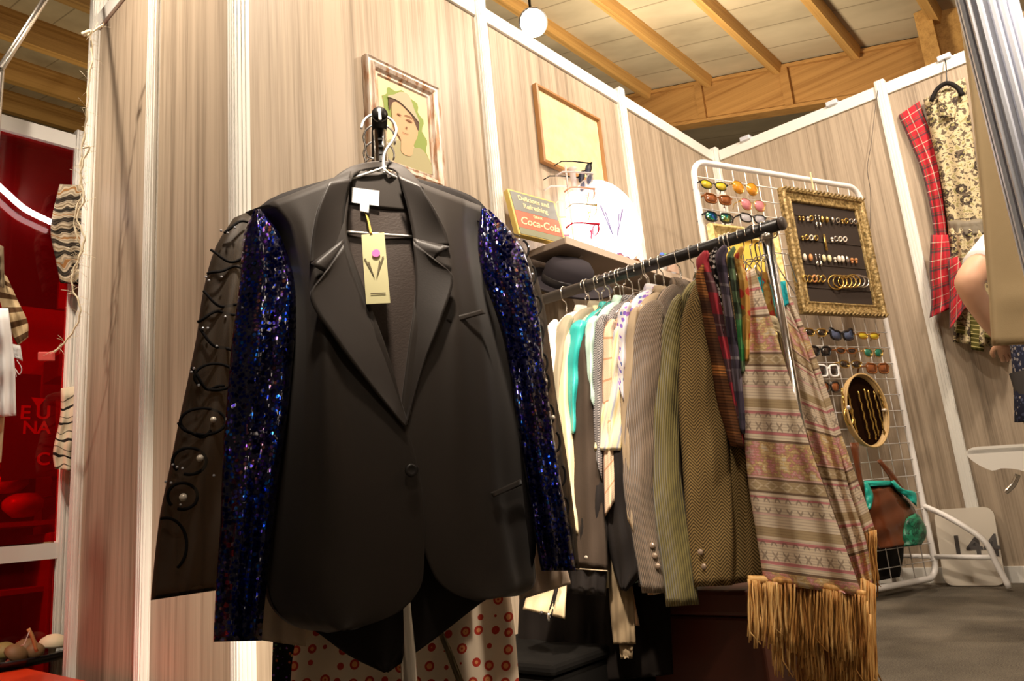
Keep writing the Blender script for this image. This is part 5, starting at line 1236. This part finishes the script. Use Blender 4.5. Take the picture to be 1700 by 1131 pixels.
for s_ in (-1, 1): face.append(ball(B(.095, s_*.03, 1.555), .011, 10, 6, (.6, 1, .7)))
put('eyes', join(*face), plain('eye_white', (.7, .68, .62), .3), t)
put('nose', join(ball(B(.108, 0, 1.525), .016, 10, 6, (1, .8, 1.4))), M['skin'], t)
put('mouth', ball(B(.098, 0, 1.487), .02, 10, 6, (.5, 1.1, .35)), plain('lips', (.5, .16, .13), .4), t)
put('hair', join(ball(B(-.015, 0, 1.575), .112, 20, 12, (1, .92, 1.05)), ball(B(-.06, 0, 1.47), .085, 16, 10, (.8, 1.05, 1.3))), plain('brown_hair', (.09, .045, .02), .6), t)
def wrap(zs, rx, ry, c_, seg=28, amp=0.0, nf=5):
    V = []; F = []
    for z, a, b in zip(zs, rx, ry):
        for k in range(seg):
            q = 2*PI*k/seg; w_ = 1+amp*math.sin(nf*q)*(zs[0]-z)
            V.append(base+c_+fc*a*math.cos(q)*w_+sd*b*math.sin(q)*w_+zv*z)
    for i in range(len(zs)-1):
        for k in range(seg): l = (k+1) % seg; F.append((i*seg+k, (i+1)*seg+k, (i+1)*seg+l, i*seg+l))
    UVs = [(0.16*2*PI*(i % seg)/seg, zs[i//seg]) for i in range(len(V))]
    return V, F, UVs
put('tee_shirt', wrap([1.385, 1.36, 1.32, 1.2, 1.0], [.07, .10, .115, .125, .125], [.08, .15, .175, .165, .16], np.zeros(3)), M['white'], t, solid=.003)
um = sh*.42+elb*.58
put('tee_sleeve', tube([sh+zv*.01, (sh*.6+elb*.4), sh*.46+elb*.54], [.072, .072, .070], 20), M['white'], t)
put('tee_sleeve', tube([B(0, -.17, 1.32), B(.01, -.20, 1.2)], [.068, .066], 20), M['white'], t)
put('tunic', wrap([1.22, 1.0, .88, .76, .66], [.13, .135, .145, .155, .165], [.17, .17, .18, .195, .21], np.zeros(3), amp=.10), floral('navy_mottled_print', (.03, .035, .07), [(.35, .34, .36), (.10, .12, .22), (.45, .42, .40)], 70, .42), t, solid=.003)
for s_ in (-1, 1):
    put('trouser_leg', tube([B(0, s_*.10, .84), B(.01, s_*.10, .45), B(-.02, s_*.10, .09)], [.105, .085, .07], 20), plain('black_trouser_cloth', (.02, .016, .015), .85), t)
    put('shoe', join(ball(B(.06, s_*.11, .045), .05, 16, 8, (2.2, .9, .9))), M['blackac'], t)
    put('shoe_sole', ball(B(.06, s_*.11, .012), .053, 16, 6, (2.2, .95, .2)), M['whitep'], t)

# ------------------------------------------------------------------ TAN CLOTH, NEAR POST, WHITE BOARD
TP = Plane(at_d(1650, 330, 1.75), (-.72, -.70, 0))
M['tancloth'] = cloth('tan_canvas', (.50, .38, .22), (.44, .33, .18), rough=.85)
def toff(s, q): return .006*math.sin(s*9+q*2)+.010*math.exp(-((q-.86)/.04)**2)*math.sin(s*6)
tag(put('tan_cloth', ruled([(1596, 40), (1612, 150), (1628, 300), (1640, 440), (1650, 574)], [(1760, 10), (1775, 130), (1790, 300), (1800, 440), (1812, 566)], TP, 24, 40, toff), M['tancloth'], solid=.012), 'plain tan canvas cloth hanging beside the large aluminium post at right', 'cloth')
tp_, bt_ = at_d(1636, 0, .78), at_d(1733, 360, .78)
px_, py_ = (tp_[0]+bt_[0])/2, (tp_[1]+bt_[1])/2
def bigpost(x, y):
    parts = []
    R0 = .0235; P = []
    for k in range(8):
        a = 2*PI*k/8+PI/8; P.append((x+R0*math.cos(a), y+R0*math.sin(a)))
    V = [(a, b, z) for z in (0, 2.52) for a, b in P]; F = [tuple(range(8))[::-1], tuple(range(8, 16))]+[(k, (k+1) % 8, (k+1) % 8+8, k+8) for k in range(8)]
    parts.append((V, F))
    for k in range(8):
        a = 2*PI*k/8
        for s_ in (-1, 1):
            b = a+s_*.22
            c_ = (x+(R0+.0015)*math.cos(b)*.98, y+(R0+.0015)*math.sin(b)*.98)
            parts.append(tube([(c_[0], c_[1], 0), (c_[0], c_[1], 2.52)], .0032, 6))
    return join(*parts)
trim(bigpost(px_, py_), M['alu2'], smooth=False)
struct(put('wall_near', box((px_-.01, -2.2, .02), (px_+.01, py_-.045, 2.48)), M['panel'], smooth=False))
# white board with cut edge on a chrome trestle
WZ = .46
wq = [(1603, 752), (1612, 744), (1640, 741), (1720, 736), (1800, 733), (1800, 786), (1718, 788), (1690, 780), (1662, 778), (1648, 782), (1618, 768)]
BPp = Plane(at_d(1660, 765, 2.3), (-.98, -.16, .0))
t = thing('white_table', BPp(1700, 800)-zv*.4, 'white plastic board top with a curved corner on a slim chrome leg at far right', 'table')
Q = crom(np.array([(x, y) for x, y in wq], float), 60, True)
put('table_top', slab([BPp(x, y) for x, y in Q], BPp.n, .35) if False else slab([BPp(x, y) for x, y in Q], BPp.n, .03), M['whitep'], t, smooth=False)
put('top_board', slab([BPp(1606, 748), BPp(1800, 735), BPp(1800, 735)-BPp.n*.30, BPp(1640, 744)-BPp.n*.30], (0, 0, 1), .012), M['whitep'], t, smooth=False)
lg = tube(crom([BPp(1690, 788, -.1), BPp(1682, 805, -.1), BPp(1669, 818, -.1)], 10), .008, 8)
put('folding_strut', lg, M['chrome'], t)
e0 = BPp(1760, 790, -.1)
put('leg', tube([e0, np.array([e0[0], e0[1], .01])], .014, 10), M['chrome'], t)
e0 = BPp(1790, 790, -.38)
put('leg', tube([e0, np.array([e0[0], e0[1], .01])], .014, 10), M['chrome'], t)

# ------------------------------------------------------------------ NEIGHBOUR BOOTH ON THE LEFT
RYW = 3.3
g = NT('red_acrylic', (.16, .002, .004), .06, spec=.8, coat=.6)
mx = g.node('ShaderNodeMixShader', _0=.30); tr = g.node('ShaderNodeBsdfTransparent'); tr.inputs[0].default_value = (.95, .02, .03, 1)
g.t.links.new(tr.outputs[0], mx.inputs[1]); g.t.links.new(g.b.outputs[0], mx.inputs[2]); g.t.links.new(mx.outputs[0], g.t.nodes['Material Output'].inputs[0]); M['redac'] = g.mat
xe = at_y(107, 600, RYW)[0]; zt = at_y(60, 222, RYW)[2]; zm = .515
x0 = xe-1.9
struct(put('window_1', box((x0, RYW, zm+.03), (xe, RYW+.005, zt-.02)), M['redac'], smooth=False))
struct(put('window_2', box((x0, RYW, .03), (xe, RYW+.005, zm-.03)), M['redac'], smooth=False))
trim(box((x0, RYW-.02, zt-.03), (xe, RYW+.02, zt+.035)), M['alu'], smooth=False)
trim(box((x0, RYW-.02, zm-.035), (xe, RYW+.02, zm+.025)), M['alu'], smooth=False)
trim(box((x0, RYW-.02, 0), (xe, RYW+.02, .05)), M['alu'], smooth=False)
post(xe+.028, RYW, z1=zt+.06, r=.026)
post(x0, RYW, z1=zt+.06, r=.026)
trim(box((xe+.06, RYW-.02, zt-.06), (xe+.75, RYW+.02, zt+.0)), M['alu'], smooth=False)
M['net'] = sheer('black_net', (.02, .018, .015), .8)
tag(put('black_net', ruled([(128, 236), (126, 305)], [(190, 240), (188, 305)], lambda a, b, o_=0: at_y(a, b, RYW+.05-o_), 8, 8), M['net'], solid=.002), 'black net panel under the rail beyond the red panel', 'net')
# diagonal tube of the neighbour's canopy
a_ = at_d(78, -6, 2.4); b_ = at_d(2, 112, 2.0)
t = thing('canopy_frame', at_d(4, 215, 2.0), 'thin grey metal canopy tube rising diagonally at the upper left', 'frame')
dd_ = b_-a_; b2 = b_-dd_*0.02
put('diagonal_tube', tube([a_-dd_*.8, b_+dd_*.02], .009, 10), M['steel'], t)
c_ = at_d(2, 112, 2.0); put('upright', tube([c_, np.array([c_[0], c_[1], 0.02])], .008, 10), M['steel'], t)
# behind the red panel: dark cabinet with boxes, letters and ceramic pots
t = thing('display_cabinet', (xe-.6, RYW+.5, 0), 'dark shelf cabinet seen through the red acrylic panel', 'cabinet')
dk_ = plain('dark_cabinet', (.10, .05, .04), .8)
put('cabinet_back', box((xe-1.8, RYW+.62, 0), (xe+.10, RYW+.65, 1.32)), dk_, t, smooth=False)
for z in (.35, .62, .86): put('shelf', box((xe-1.8, RYW+.35, z), (xe+.10, RYW+.62, z+.02)), plain('shelf_%d' % int(z*100), (.35, .25, .2), .7), t, smooth=False)
def RB(px, py, off=0): return at_y(px, py, RYW+.34-off)
pw = plain('poster_white', (1, 1, 1), .7); 
ps = put('lettered_board', slab([RB(2, 655, .02), RB(92, 665, .02), RB(92, 790, .02), RB(2, 800, .02)], (0, -1, 0), .006), plain('poster_ground', (.12, .06, .05), .7), smooth=False)
tag(ps, 'lettered poster board behind the red panel with pale capital letters', 'poster')
def let(s_, px, py, size):
    o_ = text('letter', s_, size, RB(px, py, .022), np.array([1, 0, 0]), zv, np.array([0, -1, 0]), pw, ps, bold=.0016)
    return o_
let('E', 42, 686, .082); let('U', 72, 686, .082); let('N', 50, 711, .075); let('A', 73, 711, .075); let('C', 72, 763, .075)
V_ = [RB(52, 660, .022), RB(76, 662, .022), RB(63, 677, .022)]
put('triangle_mark', slab(V_, (0, -1, 0), .001), pw, ps, smooth=False)
for k, (px, py, r, lb) in enumerate(((45, 757, .06, 'round pale pot behind the red panel under the letters'), (15, 800, .07, 'rounded pot at the left behind the red panel'), (38, 838, .075, 'wide shallow bowl on the cabinet shelf behind red panel'))):
    p = RB(px, py, -.08); tag(put('pot', lathe(p-zv*r*.7, [(r*.5, 0), (r, r*.5), (r*1.02, r*.9), (r*.7, r*1.3), (r*.6, r*1.3)], 24), plain('pot_glaze_%d' % k, (.6, .4, .35), .3)), lb, 'pot', 'pots behind the red panel')
# glowing tube added in place of a lamp's reflection on the red panel
g = NT('streak_glow', (1, 1, 1), .5); g.set(emc=(1.0, .86, .80), ems=6.0)
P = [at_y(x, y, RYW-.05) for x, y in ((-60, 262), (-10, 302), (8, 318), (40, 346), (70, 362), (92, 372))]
tag(put('reflection_streak', tube(crom(P, 24), .012, 8), g.mat), 'curved glowing streak imitating a lamp reflection across the red panel at left edge', 'lamp')
bl_ = thing('red_drape', (xe+.4, RYW+1.0, 0), 'red cloth backdrop far behind the gap beside the grey panels', 'cloth')
put('drape', box((xe-2.4, RYW+1.5, .2), (xe+1.6, RYW+1.53, 1.9)), plain('bright_red_cloth', (.60, .03, .02), .8), bl_, smooth=False)
GX = Plane((1.0, 3.05, 0), (0, -1, 0))
def GP2(px, py, off=0.0): return at_y(px, py, 3.235-off)
# striped knits
M['knitA'] = stripes('striped_wool_multi', (.58, .49, .36), [('v', .11, .0, .18, (.02, .018, .016), 1), ('v', .11, .24, .30, (.35, .26, .15), .9), ('v', .11, .42, .64, (.025, .02, .018), 1), ('v', .012, 0, .5, (.12, .09, .06), .5), ('v', .11, .80, .86, (.35, .17, .06), 1)], zig=.16)
M['knitB'] = stripes('cream_wool_black_lines', (.66, .58, .42), [('v', .075, .0, .14, (.02, .016, .014), 1), ('v', .075, .5, .56, (.05, .04, .03), .9)], zig=.14)
t = thing('striped_cushion', GP2(115, 460, .1), 'black, tan and cream striped knitted top hanging beside the twine', 'knitwear')
put('knit_body', sleeve([(99, 306), (88, 352), (84, 385), (92, 430), (100, 470)], [(160, 308), (160, 350), (160, 385), (160, 430), (158, 475)], lambda a, b, o_=0: GP2(a, b, o_+.015), .05, nu=20, fold=.01), M['knitA'], t)
t = thing('cream_knit', GP2(110, 780, .1), 'cream knitted top with black lines hanging low beside the panel', 'knitwear')
put('knit_body', sleeve([(101, 645), (100, 690), (88, 750), (90, 778)], [(160, 635), (160, 690), (158, 740), (156, 790)], lambda a, b, o_=0: GP2(a, b, o_+.015), .05, nu=20, fold=.01), M['knitB'], t)
# stock farther behind the gap
def FP(px, py, off=0.0): return at_y(px, py, 3.9-off)
t = thing('plush_toy', FP(112, 820), 'brown and yellow plush dog sitting on the red box', 'toy')
pb = plain('golden_plush', (.62, .35, .08), .95); pk_ = plain('brown_plush', (.14, .05, .015), .95)
q = FP(112, 808); q2 = FP(112, 795)
put('plush_body', ball(q, .07, 14, 8, (1, .8, .9)), pb, t); put('plush_head', ball(q2+zv*.02, .055, 14, 8), pk_, t)
for s_ in (-1, 1): put('ear', ball(q2+np.array([s_*.05, 0, .02]), .025, 10, 6, (.8, .6, 1.3)), pk_, t)
put('muzzle', ball(q2+np.array([0, -.05, 0]), .022, 10, 6), pb, t)
def fbox(name, a, b, dep, mat, label, cat, y0=3.9):
    p = at_y(a[0], b[1], y0); q = at_y(b[0], a[1], y0)
    return tag(put(name, box((p[0], y0, p[2]), (q[0], y0+dep, q[2])), mat, smooth=False, bev=.005), label, cat)
fbox('red_box', (92, 823), (150, 886), .2, plain('red_box_card', (.55, .03, .03), .6), 'red box with a white edge standing under the plush dog', 'box')
fbox('box_edge', (92, 818), (150, 822), .21, M['whitep'], 'white board lying on top of the red box', 'board')
t = thing('white_cloth', FP(110, 882), 'crumpled white cloth lying on top of the burlap covered crate', 'cloth')
put('cloth_heap', join(*[ball(FP(98+7*k, 868+3*math.sin(k*2), .1), .055, 12, 8, (1, .8, .8)) for k in range(7)]), cloth('white_pink_cloth', (.85, .72, .70)), t)
pz = FP(84, 884)
g = NT('burlap', (.34, .23, .09), .95); nn = g.noise(g.obj(200, 200, 200), 1, 2); g.set(base=g.mix(nn, (.26, .17, .06), (.44, .31, .14))); g.bump(nn, .5, .004)
p = at_y(84, 884, 3.6); q = at_y(190, 884, 3.6)
tag(put('burlap_crate', box((p[0], 3.6, .12), (q[0], 4.2, p[2])), g.mat, smooth=False, bev=.01), 'tall burlap covered crate standing beyond the gap at left', 'crate')
tag(put('crate_plinth', box((p[0], 3.61, 0), (q[0], 4.19, .118)), plain('plinth_paint', (.5, .46, .36), .8), smooth=False), 'pale plinth under the burlap covered crate', 'plinth')
tag(put('bent_pipe', tube(crom([at_y(122, 1000, 3.4), at_y(108, 1022, 3.4), at_y(101, 1040, 3.4), at_y(100, 1060, 3.4)*[1, 1, 0]+np.array([0, 0, .02])], 20), .018, 10), plain('dark_brown_pipe', (.06, .035, .02), .5)), 'dark bent pipe standing before the burlap covered crate', 'pipe')
fbox('yellow_board', (96, 475), (150, 512), .03, plain('pale_yellow_board', (.72, .62, .32), .7), 'pale yellow board high behind the striped knit', 'board', RYW+1.475)
fbox('grey_shelf', (96, 592), (150, 625), .25, plain('olive_grey_shelf', (.32, .28, .18), .7), 'olive grey shelf behind the twine', 'shelf', RYW+1.255)
# twine
g = NT('jute_twine', (.90, .80, .58), .95); M['twine'] = g.mat
t = thing('jute_twine', at_d(155, 60, 2.2), 'frayed pale jute twine tied to the post top and hanging down beside it', 'twine')
tw = [(172, 40), (158, 50), (150, 62), (154, 90), (148, 130), (145, 170), (141, 215), (136, 250), (134, 290), (137, 320), (126, 350), (124, 380), (134, 410), (128, 440), (118, 462)]
P = [at_d(x, y, 2.38) for x, y in tw]
rnd = random.Random(3)
def fuzz(P, n, r0=.012):
    out = []
    for k in range(n):
        i = rnd.randrange(len(P)); p = np.array(P[i]); d_ = np.array([rnd.gauss(0, 1), rnd.gauss(0, 1), rnd.gauss(0, .7)]); d_ *= r0*rnd.uniform(.6, 2.2)/np.linalg.norm(d_)
        out.append(tube([p, p+d_*.5+zv*.003, p+d_], .0006, 4))
    return join(*out)
Pm = crom(P, 80); put('strand', tube([p+RT*.002*math.sin(i*1.1) for i, p in enumerate(Pm)], [.0026+.0012*math.sin(i*.9) for i in range(80)], 6), M['twine'], t)
fz = put('loose_fibre', fuzz(Pm, 90, .02), M['twine'], t); fz['kind'] = 'stuff'
P2 = crom([at_d(x, y, 2.36) for x, y in ((146, 60), (152, 52), (137, 57))], 14); put('knot_tail', tube(P2, [.004]*7+[.007]*7, 6), M['twine'], t)
P3 = crom([at_d(x, y, 2.36) for x, y in ((138, 246), (150, 244), (140, 262), (133, 300), (140, 330), (128, 360), (140, 395), (135, 420), (122, 450), (120, 478), (132, 505), (131, 530), (118, 555), (98, 578), (88, 586))], 90)
put('strand', tube([p+RT*.002*math.sin(i*1.3) for i, p in enumerate(P3)], .0028, 6), M['twine'], t)
fz = put('loose_fibre', fuzz(P3, 60, .025), M['twine'], t); fz['kind'] = 'stuff'
q = at_d(77, 592, 2.36)
put('red_tag', obox(q, RT, UP, fwd, .026, .014, .004), plain('coral_red_tag', (.85, .14, .12), .5), t, smooth=False, bev=.003)
# clothes at the far left edge
def EP(px, py, off=0.0): return at_d(px, py, 2.15-off)
t = thing('striped_cardigan', EP(20, 560), 'tan and brown striped cardigan sleeve hanging at the left edge', 'cardigan')
M['cardi'] = stripes('tan_brown_stripes', (.62, .47, .27), [('v', .042, .0, .4, (.12, .06, .025), 1)])
put('sleeve', sleeve([(-10, 440), (0, 500), (20, 555), (30, 574)], [(12, 460), (30, 500), (46, 535), (47, 560)], EP, .03), M['cardi'], t)
put('collar', sleeve([(-12, 400), (-10, 470)], [(6, 410), (8, 480)], EP, .02, off0=.02), cloth('grey_brown_fleece', (.25, .19, .12)), t)
t = thing('white_dress', EP(5, 690), 'white lace dress with bow strings hanging at the left edge', 'dress')
put('dress_body', sleeve([(-60, 510), (-60, 600), (-60, 698)], [(14, 512), (24, 600), (27, 690)], EP, .05, nu=24, fold=.012, nf=4, off0=.05), M['white'], t)
put('lace_cuff', sleeve([(8, 568), (12, 588)], [(34, 574), (38, 600)], EP, .02, nu=10, nv=8, off0=.03), M['white'], t)
put('bow_string', tube(crom([EP(28, 598, .05), EP(36, 612, .05), (EP(32, 622, .05)), EP(25, 612, .05), EP(27, 626, .05)], 18), .0012, 6), M['white'], t)
t = thing('cream_trousers', EP(-10, 780), 'cream trousers hanging below the white dress at the left edge', 'trousers')
put('leg', sleeve([(-60, 680), (-60, 770)], [(8, 690), (2, 768)], EP, .03), M['cream'], t)
# red table, tray and mushrooms
tz = .135
p = at_z(118, 1070, tz)
M['redtable'] = plain('orange_red_tabletop', (.75, .05, .01), .35)
t = thing('red_table', (.35, 2.45, 0), 'low orange red table at the lower left holding the black tray', 'table')
put('table_top', box((-.8, 2.0, tz-.03), (.885, 3.05, tz)), M['redtable'], t, smooth=False, bev=.004)
for x in (-.7, .8):
    for y in (2.1, 2.95): put('leg', box((x-.02, y-.02, 0), (x+.02, y+.02, tz-.031)), M['redtable'], t, smooth=False)
cT = at_z(15, 1092, tz+.02); cT = np.array([cT[0], cT[1], tz+.002])
t = thing('black_tray', cT, 'round black tray of mushrooms on the orange red table', 'tray')
rT = np.linalg.norm(at_z(116, 1070, tz+.02)-at_z(15, 1092, tz+.02))
put('tray_dish', lathe(cT, [(rT*.85, 0), (rT*.98, .02), (rT, .03), (rT*.97, .03), (rT*.84, .008)], 40), M['blackac'], t)
mc = plain('mushroom_cap_cream', (.80, .70, .48), .6); mb = plain('mushroom_brown', (.22, .12, .05), .6)
def mush(px, py, r, mat, label, tilt=(0, 0, 1), stem=True, gr='mushrooms in the tray'):
    c_ = at_z(px, py, tz+.04); n = np.array(tilt, float); n /= np.linalg.norm(n); u = np.cross(n, [.3, 1.0, 0]); u /= np.linalg.norm(u); v = np.cross(n, u)
    t_ = thing('mushroom', c_, label, 'mushroom', gr)
    put('cap', lathe(c_, [(r*.3, -r*.1), (r*.95, -r*.05), (r, r*.1), (r*.85, r*.45), (r*.5, r*.7), (r*.1, r*.8)], 20, (u, v, n)), mat, t_)
    if stem: put('stem', lathe(c_-n*r*.9, [(r*.3, 0), (r*.22, r*.4), (r*.28, r*.95)], 12, (u, v, n)), mc, t_)
mush(88, 1072, .050, mc, 'large cream mushroom at the right end of the black tray', (.1, -.1, 1))
mush(40, 1080, .045, mb, 'brown mushroom in the middle of the tray', (-.5, -.2, .8))
mush(25, 1088, .04, mb, 'flat brown mushroom left of the tray middle', (.4, -.5, .7))
mush(5, 1085, .045, plain('olive_mushroom', (.30, .24, .08), .6), 'olive mushroom at the left end of the tray', (0, -.3, 1))
mush(58, 1082, .03, mb, 'small dark mushroom leaning on the large cream one', (-.2, -.8, .5))
twig0 = None
for k, (pts, r, lb) in enumerate((([(61, 1082), (54, 1058), (47, 1044)], .006, 'peeled orange brown twig standing up in the tray'), ([(28, 1064), (36, 1073)], .004, 'short twig with a pale thread left in the tray'), ([(96, 1058), (125, 1037)], .004, 'straight thin wooden stick leaning out of the tray'))):
    dT = (at_z(pts[0][0], pts[0][1], tz+.05)-CAM) @ fwd
    tg_ = put('twig', tube(crom([at_d(x, y, dT) for x, y in pts], 8), r, 8), plain('twig_wood_%d' % k, (.55, .27, .10), .7)); tag(tg_, lb, 'twig'); twig0 = tg_ if k == 0 else twig0
put('pale_thread', tube([at_d(49, 1048, 2.25), at_d(40, 1070, 2.25), at_d(33, 1073, 2.25)], .0012, 5), M['white'], twig0)

# ------------------------------------------------------------------ tidy
for o_ in list(bpy.data.objects):
    if '_wl' in o_: del o_['_wl']
